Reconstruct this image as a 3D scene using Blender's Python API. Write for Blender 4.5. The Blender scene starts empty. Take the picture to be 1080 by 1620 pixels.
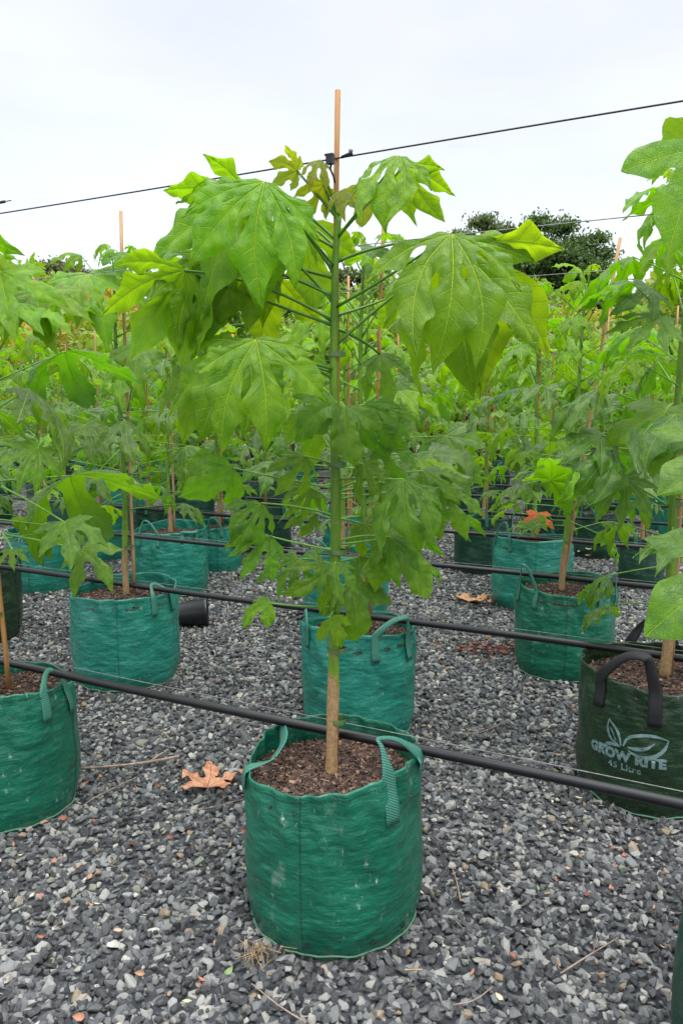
import bpy, bmesh, math, random
import numpy as np
from mathutils import Vector, Matrix, noise
R = math.radians
PI = math.pi
rnd = random.Random(11)
sc = bpy.context.scene
COL = sc.collection

# ---------------------------------------------------------------- camera
F, HC = 1250.0, 1.26
PITCH = math.atan(170.0 / F)
cam_d = bpy.data.cameras.new('camera'); cam = bpy.data.objects.new('camera', cam_d); COL.objects.link(cam)
cam_d.sensor_fit = 'VERTICAL'; cam_d.sensor_height = 36; cam_d.sensor_width = 24
cam_d.lens = 36.0 * F / 1620.0
cam_d.clip_start = 0.05; cam_d.clip_end = 900
cam.location = (0, 0, HC); cam.rotation_euler = (PI / 2 - PITCH, 0, 0)
sc.camera = cam

# ---------------------------------------------------------------- overcast sky and soft sun
w = bpy.data.worlds.new('World'); sc.world = w; w.use_nodes = True
nt = w.node_tree; N = nt.nodes; L = nt.links; N.clear()
SUN_EL, SUN_AZ = R(62), R(150)
out = N.new('ShaderNodeOutputWorld'); bg = N.new('ShaderNodeBackground'); bg2 = N.new('ShaderNodeBackground')
addsh = N.new('ShaderNodeAddShader')
sky = N.new('ShaderNodeTexSky'); sky.sky_type = 'NISHITA'; sky.sun_disc = False
sky.sun_elevation = SUN_EL; sky.sun_rotation = SUN_AZ
bg.inputs['Strength'].default_value = 0.05
L.new(sky.outputs[0], bg.inputs['Color'])
tc = N.new('ShaderNodeTexCoord'); sp = N.new('ShaderNodeSeparateXYZ'); L.new(tc.outputs['Generated'], sp.inputs[0])
mr = N.new('ShaderNodeMapRange'); mr.interpolation_type = 'SMOOTHSTEP'
mr.inputs['From Min'].default_value = 0.40; mr.inputs['From Max'].default_value = 1.0
mr.inputs['To Min'].default_value = 0.74; mr.inputs['To Max'].default_value = 3.9
L.new(sp.outputs['Z'], mr.inputs['Value'])
nz = N.new('ShaderNodeTexNoise'); nz.inputs['Scale'].default_value = 1.6; nz.inputs['Detail'].default_value = 6
mp = N.new('ShaderNodeMapping'); mp.inputs['Scale'].default_value = (1, 1, 3.2)
L.new(tc.outputs['Generated'], mp.inputs[0]); L.new(mp.outputs[0], nz.inputs['Vector'])
nr = N.new('ShaderNodeMapRange'); nr.inputs['From Min'].default_value = 0.35; nr.inputs['From Max'].default_value = 0.7
nr.inputs['To Min'].default_value = 0.92; nr.inputs['To Max'].default_value = 1.14
L.new(nz.outputs['Fac'], nr.inputs['Value'])
mul = N.new('ShaderNodeMath'); mul.operation = 'MULTIPLY'; L.new(mr.outputs[0], mul.inputs[0]); L.new(nr.outputs[0], mul.inputs[1])
bg2.inputs['Color'].default_value = (0.975, 0.985, 1.0, 1); L.new(mul.outputs[0], bg2.inputs['Strength'])
L.new(bg.outputs[0], addsh.inputs[0]); L.new(bg2.outputs[0], addsh.inputs[1]); L.new(addsh.outputs[0], out.inputs[0])
sd = bpy.data.lights.new('sun', 'SUN'); so = bpy.data.objects.new('sun', sd); COL.objects.link(so)
sd.energy = 1.5; sd.angle = R(24); sd.color = (1, 0.965, 0.91)
# sun direction matching the sky's azimuth (behind the left shoulder of the camera, high)
sv = Vector((math.sin(SUN_AZ) * math.cos(SUN_EL), math.cos(SUN_AZ) * math.cos(SUN_EL), math.sin(SUN_EL)))
so.rotation_euler = sv.to_track_quat('Z', 'Y').to_euler()
vs = sc.view_settings; vs.view_transform = 'Standard'; vs.look = 'None'; vs.gamma = 1; vs.exposure = 0.14
vs.use_curve_mapping = False
sc.cycles.max_bounces = 8; sc.cycles.transparent_max_bounces = 8

# ---------------------------------------------------------------- helpers
_c, _s = math.cos(PITCH), math.sin(PITCH)
def ray(px, py):
    dx, dz = (px - 540) / F, -(py - 810) / F
    return Vector((dx, _c + dz * _s, -_s + dz * _c))
def pY(px, py, Y):
    d = ray(px, py); return Vector((0, 0, HC)) + d * (Y / d.y)
def pZ(px, py, z):
    d = ray(px, py); return Vector((0, 0, HC)) + d * ((z - HC) / d.z)
def mesh(name, V, Fc, smooth=True, uvs=None, mats=None):
    m = bpy.data.meshes.new(name); m.from_pydata([tuple(v) for v in V], [], [tuple(f) for f in Fc])
    if smooth: m.polygons.foreach_set('use_smooth', [True] * len(m.polygons))
    if uvs is not None:
        ul = m.uv_layers.new(name='UVMap'); uvs = np.asarray(uvs, float)
        li = np.zeros(len(m.loops), int); m.loops.foreach_get('vertex_index', li)
        ul.data.foreach_set('uv', uvs[li].ravel())
    for x in (mats or []): m.materials.append(x)
    m.update(); return m
def link(name, data, parent=None, label=None, cat=None, group=None, kind=None, mat=None):
    o = bpy.data.objects.new(name, data); COL.objects.link(o)
    if mat is not None and data is not None and len(data.materials) == 0: data.materials.append(mat)
    if parent is not None: o.parent = parent
    if label: o['label'] = label
    if cat: o['category'] = cat
    if group: o['group'] = group
    if kind: o['kind'] = kind
    return o
def copy_tree(o, parent=None, cache=None):
    c = o.copy(); COL.objects.link(c)
    if parent is not None: c.parent = parent
    for ch in KIDS.get(o.name, []): copy_tree(ch, c)
    return c
KIDS = {}
def index_kids():
    KIDS.clear()
    for o in bpy.data.objects:
        if o.parent: KIDS.setdefault(o.parent.name, []).append(o)
class MB:
    def __init__(s): s.V = []; s.F = []; s.U = []
    def add(s, V, Fc, U=None):
        b = len(s.V); s.V += [tuple(v) for v in V]; s.F += [tuple(i + b for i in f) for f in Fc]
        s.U += [tuple(u) for u in U] if U is not None else [(0, 0)] * len(V)
    def box(s, c, sz, M=None):
        x, y, z = [k / 2 for k in sz]; M = M or Matrix.Identity(3)
        V = [Vector(c) + M @ Vector((a * x, b * y, d * z)) for a in (-1, 1) for b in (-1, 1) for d in (-1, 1)]
        s.add(V, [(0, 1, 3, 2), (4, 6, 7, 5), (0, 4, 5, 1), (2, 3, 7, 6), (0, 2, 6, 4), (1, 5, 7, 3)])
    def tube(s, P, rad, n=8, cap=True, ph=0):
        P = [Vector(p) for p in P]; k = len(P); V = []; U = []
        up = None; d0 = 0
        for i, p in enumerate(P):
            t = (P[min(i + 1, k - 1)] - P[max(i - 1, 0)]).normalized()
            if up is None:
                up = t.orthogonal().normalized()
            up = (up - t * up.dot(t)).normalized(); sd_ = t.cross(up)
            r = rad[i] if hasattr(rad, '__len__') else rad
            if i: d0 += (P[i] - P[i - 1]).length
            for j in range(n):
                a = 2 * PI * j / n + ph
                V.append(p + (up * math.cos(a) + sd_ * math.sin(a)) * r); U.append((d0, a / (2 * PI)))
        Fc = [(i * n + j, i * n + (j + 1) % n, (i + 1) * n + (j + 1) % n, (i + 1) * n + j) for i in range(k - 1) for j in range(n)]
        if cap: Fc += [tuple(range(n))[::-1], tuple((k - 1) * n + j for j in range(n))]
        s.add(V, Fc, U)
    def mesh(s, name, mat=None, smooth=True):
        return mesh(name, s.V, s.F, smooth, s.U, [mat] if mat else None)
def spline(P, n):
    P = [Vector(p) for p in P]; Q = [P[0] * 2 - P[1]] + P + [P[-1] * 2 - P[-2]]; o = []
    m = len(P) - 1
    for k in range(n + 1):
        x = min(k / n * m, m - 1e-6); i = int(x); t = x - i
        a, b, c, d = Q[i:i + 4]
        o.append(0.5 * ((2 * b) + (c - a) * t + (2 * a - 5 * b + 4 * c - d) * t * t + (3 * b - a - 3 * c + d) * t ** 3))
    return o

# ---------------------------------------------------------------- material helpers
def newmat(name):
    m = bpy.data.materials.new(name); m.use_nodes = True; n = m.node_tree.nodes; l = m.node_tree.links
    return m, n, l, n['Principled BSDF']
def ramp(n, pts):
    r = n.new('ShaderNodeValToRGB'); e = r.color_ramp.elements
    while len(e) > 1: e.remove(e[-1])
    e[0].position = pts[0][0]; e[0].color = (*pts[0][1], 1)
    for p, c in pts[1:]:
        x = e.new(p); x.color = (*c, 1)
    return r
def math_(n, l, op, a, b=None, c=None, clamp=False):
    x = n.new('ShaderNodeMath'); x.operation = op; x.use_clamp = clamp
    for i, v in enumerate((a, b, c)):
        if v is None: continue
        if isinstance(v, (int, float)): x.inputs[i].default_value = v
        else: l.new(v, x.inputs[i])
    return x.outputs[0]
def noise_(n, l, vec, scale, detail=3, rough=0.5):
    x = n.new('ShaderNodeTexNoise'); x.inputs['Scale'].default_value = scale; x.inputs['Detail'].default_value = detail
    x.inputs['Roughness'].default_value = rough
    if vec is not None: l.new(vec, x.inputs['Vector'])
    return x.outputs['Fac']
def mapping(n, l, vec, sc_):
    x = n.new('ShaderNodeMapping'); x.inputs['Scale'].default_value = sc_; l.new(vec, x.inputs[0]); return x.outputs[0]
def mixc(n, l, f, a, b, mode='MIX'):
    x = n.new('ShaderNodeMix'); x.data_type = 'RGBA'; x.blend_type = mode
    for i, v in ((0, f), (6, a), (7, b)):
        if isinstance(v, (int, float)): x.inputs[i].default_value = v
        elif isinstance(v, tuple): x.inputs[i].default_value = (*v, 1)
        else: l.new(v, x.inputs[i])
    return x.outputs[2]
def smooth(n, l, v, a, b, lo=0, hi=1):
    x = n.new('ShaderNodeMapRange'); x.interpolation_type = 'SMOOTHSTEP'; l.new(v, x.inputs[0])
    x.inputs[1].default_value = a; x.inputs[2].default_value = b; x.inputs[3].default_value = lo; x.inputs[4].default_value = hi
    return x.outputs[0]
def bump(n, l, p, h, st=0.3, dist=0.01, prev=None):
    b = n.new('ShaderNodeBump'); b.inputs['Strength'].default_value = st; b.inputs['Distance'].default_value = dist
    l.new(h, b.inputs['Height'])
    if prev is not None: l.new(prev, b.inputs['Normal'])
    if p is not None: l.new(b.outputs[0], p.inputs['Normal'])
    return b.outputs[0]

def leaf_material(name, dark, light, vein, trans, tw=0.35, rough=0.42, spec=0.5, blot=0.0, under=None):
    m, n, l, p = newmat(name)
    uv = n.new('ShaderNodeUVMap'); sx = n.new('ShaderNodeSeparateXYZ'); l.new(uv.outputs[0], sx.inputs[0])
    s_, d_ = sx.outputs[0], sx.outputs[1]
    ad = math_(n, l, 'ABSOLUTE', d_)
    tcn = n.new('ShaderNodeTexCoord'); oc = tcn.outputs['Object']; oi = n.new('ShaderNodeObjectInfo')
    nzv = noise_(n, l, oc, 14, 3)
    q0 = math_(n, l, 'SUBTRACT', s_, math_(n, l, 'MULTIPLY', ad, 0.85))
    side = math_(n, l, 'MULTIPLY', math_(n, l, 'GREATER_THAN', d_, 0.0), 0.045)
    q1 = math_(n, l, 'MULTIPLY', math_(n, l, 'ADD', q0, side), 9.0)
    q = math_(n, l, 'ADD', q1, math_(n, l, 'MULTIPLY', nzv, 0.25))
    pp = math_(n, l, 'PINGPONG', q, 0.5)
    sv_ = smooth(n, l, pp, 0.0, 0.055, 1, 0)
    mid = smooth(n, l, math_(n, l, 'ADD', ad, math_(n, l, 'MULTIPLY', s_, 0.003)), 0.0035, 0.0095, 1, 0)
    vor = n.new('ShaderNodeTexVoronoi'); vor.feature = 'DISTANCE_TO_EDGE'; vor.inputs['Scale'].default_value = 55; l.new(uv.outputs[0], vor.inputs['Vector'])
    fine = smooth(n, l, vor.outputs['Distance'], 0.0, 0.09, 1, 0)
    base = mixc(n, l, smooth(n, l, noise_(n, l, oc, 7, 4, 0.6), 0.36, 0.64), dark, light)
    hv = n.new('ShaderNodeHueSaturation'); l.new(base, hv.inputs['Color'])
    l.new(math_(n, l, 'MULTIPLY_ADD', oi.outputs['Random'], 0.020, 0.474), hv.inputs['Hue'])
    l.new(math_(n, l, 'MULTIPLY_ADD', math_(n, l, 'FRACT', math_(n, l, 'MULTIPLY', oi.outputs['Random'], 7.3)), 0.45, 0.78), hv.inputs['Value'])
    c = mixc(n, l, math_(n, l, 'MULTIPLY', fine, 0.10), hv.outputs[0], vein)
    c = mixc(n, l, math_(n, l, 'MULTIPLY', sv_, 0.42), c, vein)
    c = mixc(n, l, math_(n, l, 'MULTIPLY', mid, 0.85), c, vein)
    if blot > 0:
        bl = smooth(n, l, noise_(n, l, oc, 26, 5, 0.7), 0.70, 0.76)
        c = mixc(n, l, math_(n, l, 'MULTIPLY', bl, blot), c, (0.16, 0.10, 0.03))
    geo = n.new('ShaderNodeNewGeometry')
    cu = mixc(n, l, math_(n, l, 'MULTIPLY', geo.outputs['Backfacing'], 0.45), c, under or (0.070, 0.21, 0.008))
    l.new(cu, p.inputs['Base Color'])
    rg = math_(n, l, 'ADD', smooth(n, l, noise_(n, l, oc, 30, 3), 0.3, 0.7, rough - .07, rough + .1), math_(n, l, 'MULTIPLY', geo.outputs['Backfacing'], 0.25))
    l.new(rg, p.inputs['Roughness']); p.inputs['Specular IOR Level'].default_value = spec
    h = math_(n, l, 'ADD', math_(n, l, 'MULTIPLY', sv_, -0.6), math_(n, l, 'MULTIPLY', mid, -1.0))
    h = math_(n, l, 'ADD', h, math_(n, l, 'MULTIPLY', fine, -0.22))
    h = math_(n, l, 'ADD', h, math_(n, l, 'MULTIPLY', noise_(n, l, oc, 60, 3), 0.35))
    nb = bump(n, l, p, h, 0.7, 0.003)
    tr = n.new('ShaderNodeBsdfTranslucent'); l.new(nb, tr.inputs['Normal'])
    tcv = mixc(n, l, math_(n, l, 'MULTIPLY', math_(n, l, 'MAXIMUM', mid, math_(n, l, 'MULTIPLY', sv_, 0.45)), 0.55), trans, (trans[0] * .35, trans[1] * .42, trans[2] * .4))
    hv2 = n.new('ShaderNodeHueSaturation'); l.new(tcv, hv2.inputs['Color']); l.new(math_(n, l, 'MULTIPLY_ADD', oi.outputs['Random'], 0.03, 0.487), hv2.inputs['Hue'])
    l.new(hv2.outputs[0], tr.inputs['Color'])
    mx = n.new('ShaderNodeMixShader'); mx.inputs[0].default_value = tw
    l.new(p.outputs[0], mx.inputs[1]); l.new(tr.outputs[0], mx.inputs[2]); l.new(mx.outputs[0], n['Material Output'].inputs[0])
    return m
M = {}
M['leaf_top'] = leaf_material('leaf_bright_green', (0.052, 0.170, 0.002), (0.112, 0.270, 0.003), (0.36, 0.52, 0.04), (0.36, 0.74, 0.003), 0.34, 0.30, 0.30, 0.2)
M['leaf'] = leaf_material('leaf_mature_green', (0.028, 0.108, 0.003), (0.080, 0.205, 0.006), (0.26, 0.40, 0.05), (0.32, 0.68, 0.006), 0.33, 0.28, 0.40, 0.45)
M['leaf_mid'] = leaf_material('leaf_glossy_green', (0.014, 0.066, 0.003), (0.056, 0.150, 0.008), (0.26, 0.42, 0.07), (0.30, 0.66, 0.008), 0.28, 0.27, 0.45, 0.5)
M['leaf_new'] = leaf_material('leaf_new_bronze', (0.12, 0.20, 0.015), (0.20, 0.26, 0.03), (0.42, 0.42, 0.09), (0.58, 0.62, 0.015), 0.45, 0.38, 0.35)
M['leaf_yellow'] = leaf_material('leaf_young_and_backlit_yellow', (0.085, 0.24, 0.005), (0.15, 0.33, 0.008), (0.42, 0.56, 0.07), (0.42, 0.68, 0.008), 0.46, 0.40, 0.25)  # young leaf colour; also puts backlight into the colour of the undersides
M['leaf_dry'] = leaf_material('leaf_dry_brown', (0.36, 0.19, 0.08), (0.54, 0.33, 0.17), (0.30, 0.13, 0.07), (0.5, 0.2, 0.05), 0.12, 0.65, 0.2, 0.0, (0.4, 0.25, 0.15))
M['leaf_orange'] = leaf_material('leaf_dying_orange', (0.42, 0.12, 0.02), (0.60, 0.20, 0.03), (0.5, 0.25, 0.05), (0.7, 0.2, 0.02), 0.25, 0.5, 0.3, 0.0, (0.4, 0.15, 0.03))

def plain(name, col, rough=0.6, spec=0.4, var=0.25, scale=20, st=0.15, dist=0.002, col2=None):
    m, n, l, p = newmat(name); t = n.new('ShaderNodeTexCoord').outputs['Object']
    f = noise_(n, l, t, scale, 5, 0.6)
    c2 = col2 or tuple(k * (1 - var) for k in col)
    l.new(mixc(n, l, smooth(n, l, f, 0.3, 0.7), c2, col), p.inputs['Base Color'])
    p.inputs['Roughness'].default_value = rough; p.inputs['Specular IOR Level'].default_value = spec
    bump(n, l, p, noise_(n, l, t, scale * 6, 4), st, dist); return m
M['stalk'] = plain('leaf_stalk_green', (0.14, 0.33, 0.035), 0.4, 0.5, 0.35, 12)
M['stalk_dark'] = plain('leaf_stalk_dark', (0.07, 0.20, 0.010), 0.4, 0.4, 0.35, 12)
M['black'] = plain('black_poly_pipe', (0.006, 0.006, 0.008), 0.38, 0.5, 0.4, 40, 0.1, 0.0005)
M['pot'] = plain('black_pot_plastic', (0.014, 0.015, 0.018), 0.3, 0.5, 0.3, 15)
M['wire'] = plain('galvanised_wire', (0.24, 0.235, 0.23), 0.5, 0.5, 0.5, 60)
M['wire_dark'] = plain('dark_wire', (0.022, 0.018, 0.024), 0.5, 0.5, 0.3, 60)
M['twig'] = plain('dry_twig', (0.38, 0.28, 0.22), 0.8, 0.2, 0.45, 60, 0.4, 0.001)
M['straw'] = plain('dry_grass', (0.50, 0.34, 0.18), 0.8, 0.2, 0.4, 60)
M['tie'] = plain('clear_tie_tape', (0.11, 0.20, 0.07), 0.35, 0.5, 0.5, 60)
M['pink'] = plain('pale_pink', (0.62, 0.45, 0.42), 0.5)

def trunk_material():
    m, n, l, p = newmat('young_trunk_bark'); t = n.new('ShaderNodeTexCoord').outputs['Object']
    sx = n.new('ShaderNodeSeparateXYZ'); l.new(t, sx.inputs[0])
    ns = noise_(n, l, mapping(n, l, t, (1, 1, .6)), 28, 5, 0.65)
    hgt = math_(n, l, 'ADD', sx.outputs[2], math_(n, l, 'MULTIPLY_ADD', ns, 0.55, -0.275))
    g = smooth(n, l, hgt, 0.585, 0.62)
    green = mixc(n, l, smooth(n, l, noise_(n, l, mapping(n, l, t, (1, 1, .15)), 60, 4), 0.35, 0.65), (0.070, 0.160, 0.005), (0.13, 0.25, 0.010))
    bark = mixc(n, l, smooth(n, l, noise_(n, l, mapping(n, l, t, (1, 1, .8)), 130, 4, .7), 0.35, 0.65), (0.25, 0.145, 0.065), (0.38, 0.25, 0.125))
    c = mixc(n, l, g, bark, green)
    dash = noise_(n, l, mapping(n, l, t, (.25, .25, 3)), 70, 2)
    c = mixc(n, l, smooth(n, l, dash, 0.62, 0.67, 0, .65), c, (0.24, 0.19, 0.09))
    l.new(c, p.inputs['Base Color']); p.inputs['Roughness'].default_value = 0.5
    bump(n, l, p, noise_(n, l, mapping(n, l, t, (1, 1, .4)), 120, 5), 0.4, 0.002); return m
M['trunk'] = trunk_material()
def stake_material(name, a, b):
    m, n, l, p = newmat(name); t = n.new('ShaderNodeTexCoord').outputs['Object']
    f = noise_(n, l, mapping(n, l, t, (1, 1, .05)), 160, 4, 0.6)
    c = mixc(n, l, smooth(n, l, f, 0.3, 0.7), a, b)
    c = mixc(n, l, smooth(n, l, noise_(n, l, mapping(n, l, t, (1, 1, .4)), 22, 4), 0.60, 0.72, 0, .6), c, tuple(k * .45 for k in a))
    l.new(c, p.inputs['Base Color']); p.inputs['Roughness'].default_value = 0.65
    bump(n, l, p, f, 0.35, 0.001); return m
M['stake'] = stake_material('hardwood_stake', (0.27, 0.125, 0.032), (0.45, 0.23, 0.07))
M['stake_pale'] = stake_material('weathered_stake', (0.30, 0.165, 0.065), (0.48, 0.29, 0.13))
M['bark_far'] = plain('tree_bark', (0.10, 0.085, 0.07), 0.9, 0.2, 0.5, 3, 0.5, 0.03)

def bag_material(name, a, b, rough=0.42, dirt=0.5):
    m, n, l, p = newmat(name)
    uv = n.new('ShaderNodeUVMap').outputs[0]; t = n.new('ShaderNodeTexCoord').outputs['Object']; oi = n.new('ShaderNodeObjectInfo')
    sx = n.new('ShaderNodeSeparateXYZ'); l.new(uv, sx.inputs[0])
    c = mixc(n, l, smooth(n, l, noise_(n, l, t, 7, 5, 0.6), 0.3, 0.7), a, b)
    wv = n.new('ShaderNodeTexWave'); wv.wave_type = 'BANDS'; wv.bands_direction = 'X'; wv.inputs['Scale'].default_value = 95; l.new(uv, wv.inputs['Vector'])
    wh = n.new('ShaderNodeTexWave'); wh.wave_type = 'BANDS'; wh.bands_direction = 'Y'; wh.inputs['Scale'].default_value = 95; l.new(uv, wh.inputs['Vector'])
    weave = math_(n, l, 'MULTIPLY', wv.outputs['Fac'], wh.outputs['Fac'])
    c = mixc(n, l, math_(n, l, 'MULTIPLY', weave, 0.22), c, tuple(min(1, k * 1.7 + .02) for k in b))
    # chalky rub marks and splashes
    rub = noise_(n, l, mapping(n, l, uv, (9, 4.5, 1)), 1.6, 6, 0.62)
    spl = noise_(n, l, mapping(n, l, uv, (26, 11, 1)), 2.0, 6, 0.7)
    big = smooth(n, l, noise_(n, l, t, 5.5, 2), 0.50, 0.62)
    dm = math_(n, l, 'MULTIPLY', smooth(n, l, spl, 0.585, 0.70), big)
    dm = math_(n, l, 'MAXIMUM', dm, math_(n, l, 'MULTIPLY', smooth(n, l, rub, 0.58, 0.75), 0.35))
    c = mixc(n, l, math_(n, l, 'MULTIPLY', dm, dirt), c, (0.42, 0.52, 0.46))
    scr = noise_(n, l, mapping(n, l, uv, (5, 60, 1)), 3, 4, 0.7)
    c = mixc(n, l, smooth(n, l, scr, 0.66, 0.74, 0, 0.20), c, (0.30, 0.45, 0.38))
    # soil splash near the foot
    ft = math_(n, l, 'ADD', sx.outputs[1], math_(n, l, 'MULTIPLY', noise_(n, l, t, 30, 4), 0.06))
    c = mixc(n, l, smooth(n, l, ft, 0.03, 0.065, 0.55, 0), c, (0.10, 0.085, 0.06))
    l.new(c, p.inputs['Base Color'])
    l.new(smooth(n, l, noise_(n, l, t, 40, 4), 0.3, 0.7, rough - .06, rough + .12), p.inputs['Roughness'])
    p.inputs['Specular IOR Level'].default_value = 0.5
    wr = noise_(n, l, mapping(n, l, uv, (4, 40, 1)), 2.2, 6, 0.55)
    wr3 = noise_(n, l, mapping(n, l, uv, (9, 16, 1)), 1.3, 3, 0.5)
    wr2 = noise_(n, l, mapping(n, l, uv, (22, 30, 1)), 1.5, 5, 0.6)
    b0 = bump(n, l, None, wr3, 0.85, 0.014)
    b1 = bump(n, l, None, wr, 0.42, 0.005, b0)
    b2 = bump(n, l, None, wr2, 0.45, 0.005, b1)
    b3 = bump(n, l, p, weave, 0.30, 0.0006, b2)
    return m
M['bag_green'] = bag_material('woven_bag_green', (0.002, 0.088, 0.050), (0.006, 0.130, 0.076), 0.27, 0.8)
M['bag_teal'] = bag_material('woven_bag_teal', (0.006, 0.135, 0.098), (0.015, 0.190, 0.142), 0.30, 0.45)
M['bag_dark'] = bag_material('woven_bag_dark_green', (0.003, 0.030, 0.018), (0.006, 0.048, 0.028), 0.36, 0.15)
M['bag_olive'] = bag_material('woven_bag_olive', (0.006, 0.022, 0.008), (0.012, 0.036, 0.013), 0.24, 0.20)
def strap_material(name, a, b):
    m, n, l, p = newmat(name); uv = n.new('ShaderNodeUVMap').outputs[0]
    sx = n.new('ShaderNodeSeparateXYZ'); l.new(uv, sx.inputs[0])
    d1 = math_(n, l, 'PINGPONG', math_(n, l, 'ADD', math_(n, l, 'MULTIPLY', sx.outputs[0], 160), math_(n, l, 'MULTIPLY', sx.outputs[1], 90)), 0.5)
    d2 = math_(n, l, 'PINGPONG', math_(n, l, 'SUBTRACT', math_(n, l, 'MULTIPLY', sx.outputs[0], 160), math_(n, l, 'MULTIPLY', sx.outputs[1], 230)), 0.5)
    f = math_(n, l, 'MAXIMUM', smooth(n, l, d1, 0.14, 0.22, 1, 0), smooth(n, l, d2, 0.08, 0.16, 1, 0))
    l.new(mixc(n, l, f, a, b), p.inputs['Base Color']); p.inputs['Roughness'].default_value = 0.6
    bump(n, l, p, f, -0.6, 0.0015); return m
M['strap'] = strap_material('netted_strap_green', (0.055, 0.26, 0.19), (0.008, 0.045, 0.032))
M['strap_black'] = strap_material('webbing_strap_black', (0.004, 0.004, 0.005), (0.014, 0.014, 0.016))
M['thread'] = plain('dark_thread', (0.012, 0.03, 0.022), 0.8)
M['thread_pale'] = plain('pale_thread', (0.10, 0.25, 0.16), 0.8)
def print_material():
    m, n, l, p = newmat('worn_pale_print'); t = n.new('ShaderNodeTexCoord').outputs['Object']
    f = noise_(n, l, mapping(n, l, t, (14, 14, 60)), 2.5, 5, 0.7)
    l.new(mixc(n, l, smooth(n, l, f, 0.52, 0.66), (0.14, 0.23, 0.23), (0.02, 0.05, 0.03)), p.inputs['Base Color'])
    p.inputs['Roughness'].default_value = 0.5; return m
M['print'] = print_material()
def soil_material():
    m, n, l, p = newmat('potting_mix'); t = n.new('ShaderNodeTexCoord').outputs['Object']
    v = n.new('ShaderNodeTexVoronoi'); v.inputs['Scale'].default_value = 140; l.new(t, v.inputs['Vector'])
    r = ramp(n, [(0, (0.022, 0.012, 0.008)), (.45, (0.05, 0.026, 0.017)), (.8, (0.11, 0.055, 0.035)), (1, (0.2, 0.12, 0.08))])
    s2 = n.new('ShaderNodeSeparateColor'); l.new(v.outputs['Color'], s2.inputs[0]); l.new(s2.outputs[0], r.inputs[0])
    l.new(r.outputs[0], p.inputs['Base Color']); p.inputs['Roughness'].default_value = 0.85
    bump(n, l, p, v.outputs['Distance'], 0.9, 0.006); return m
M['soil'] = soil_material()
def chip_material():
    m, n, l, p = newmat('bark_chips'); uv = n.new('ShaderNodeUVMap'); sx = n.new('ShaderNodeSeparateXYZ'); l.new(uv.outputs[0], sx.inputs[0])
    r = ramp(n, [(0, (0.016, 0.010, 0.008)), (.4, (0.042, 0.022, 0.015)), (.75, (0.095, 0.047, 0.031)), (.93, (0.17, 0.095, 0.065)), (1, (0.30, 0.20, 0.12))])
    l.new(sx.outputs[0], r.inputs[0]); l.new(r.outputs[0], p.inputs['Base Color']); p.inputs['Roughness'].default_value = 0.75; return m
M['chips'] = chip_material()

def stone_material():
    m, n, l, p = newmat('crushed_blue_metal')
    at = n.new('ShaderNodeAttribute'); at.attribute_type = 'INSTANCER'; at.attribute_name = 'tint'
    t = n.new('ShaderNodeTexCoord').outputs['Object']
    r = ramp(n, [(0, (0.022, 0.023, 0.026)), (.28, (0.050, 0.053, 0.058)), (.52, (0.102, 0.108, 0.113)), (.74, (0.18, 0.187, 0.186)),
                 (.88, (0.29, 0.29, 0.275)), (.94, (0.34, 0.33, 0.29)), (.955, (0.30, 0.19, 0.11)), (.975, (0.17, 0.20, 0.15)), (1, (0.52, 0.50, 0.46))])
    l.new(at.outputs['Fac'], r.inputs[0])
    f = noise_(n, l, t, 2.2, 5, 0.65)
    c = mixc(n, l, smooth(n, l, f, 0.40, 0.78, 0, 0.5), r.outputs[0], (0.18, 0.18, 0.17))
    f2 = noise_(n, l, mapping(n, l, t, (1, 1, 4)), 3.5, 3)
    c = mixc(n, l, smooth(n, l, f2, 0.64, 0.70, 0, .35), c, (0.33, 0.30, 0.25))
    l.new(c, p.inputs['Base Color']); p.inputs['Roughness'].default_value = 0.62; p.inputs['Specular IOR Level'].default_value = 0.4
    bump(n, l, p, noise_(n, l, t, 6, 5, .7), 0.35, 0.12); return m
M['stone'] = stone_material()
def ground_material():
    m, n, l, p = newmat('gravel_bed_ground'); g = n.new('ShaderNodeNewGeometry').outputs['Position']
    v = n.new('ShaderNodeTexVoronoi'); v.inputs['Scale'].default_value = 45; l.new(g, v.inputs['Vector'])
    s2 = n.new('ShaderNodeSeparateColor'); l.new(v.outputs['Color'], s2.inputs[0])
    r = ramp(n, [(0, (0.01, 0.011, 0.014)), (.4, (0.03, 0.033, 0.04)), (.7, (0.08, 0.085, 0.09)), (.9, (0.2, 0.2, 0.19)), (1, (0.32, 0.30, 0.27))])  # near-black tones put the shade of gaps between stones into the colour
    l.new(s2.outputs[0], r.inputs[0])
    ln = n.new('ShaderNodeVectorMath'); ln.operation = 'LENGTH'; l.new(g, ln.inputs[0])
    far = smooth(n, l, ln.outputs['Value'], 17, 20)
    gr = mixc(n, l, noise_(n, l, g, 1.2, 6), (0.05, 0.09, 0.025), (0.10, 0.13, 0.04))
    l.new(mixc(n, l, far, r.outputs[0], gr), p.inputs['Base Color']); p.inputs['Roughness'].default_value = 0.8
    bump(n, l, p, v.outputs['Distance'], 0.8, 0.012); return m
M['ground'] = ground_material()

# ---------------------------------------------------------------- ground and gravel
def build_ground():
    V = []; Fc = []; xs = [-400, -60, -20, -8, 0, 8, 20, 60, 400]; ys = [-60, -4, 0, 5, 10, 20, 40, 90, 700]
    for y in ys:
        for x in xs: V.append((x, y, 0))
    k = len(xs)
    for j in range(len(ys) - 1):
        for i in range(k - 1): Fc.append((j * k + i, j * k + i + 1, (j + 1) * k + i + 1, (j + 1) * k + i))
    link('ground', mesh('ground', V, Fc, False), kind='structure', mat=M['ground'])
build_ground()

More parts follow.
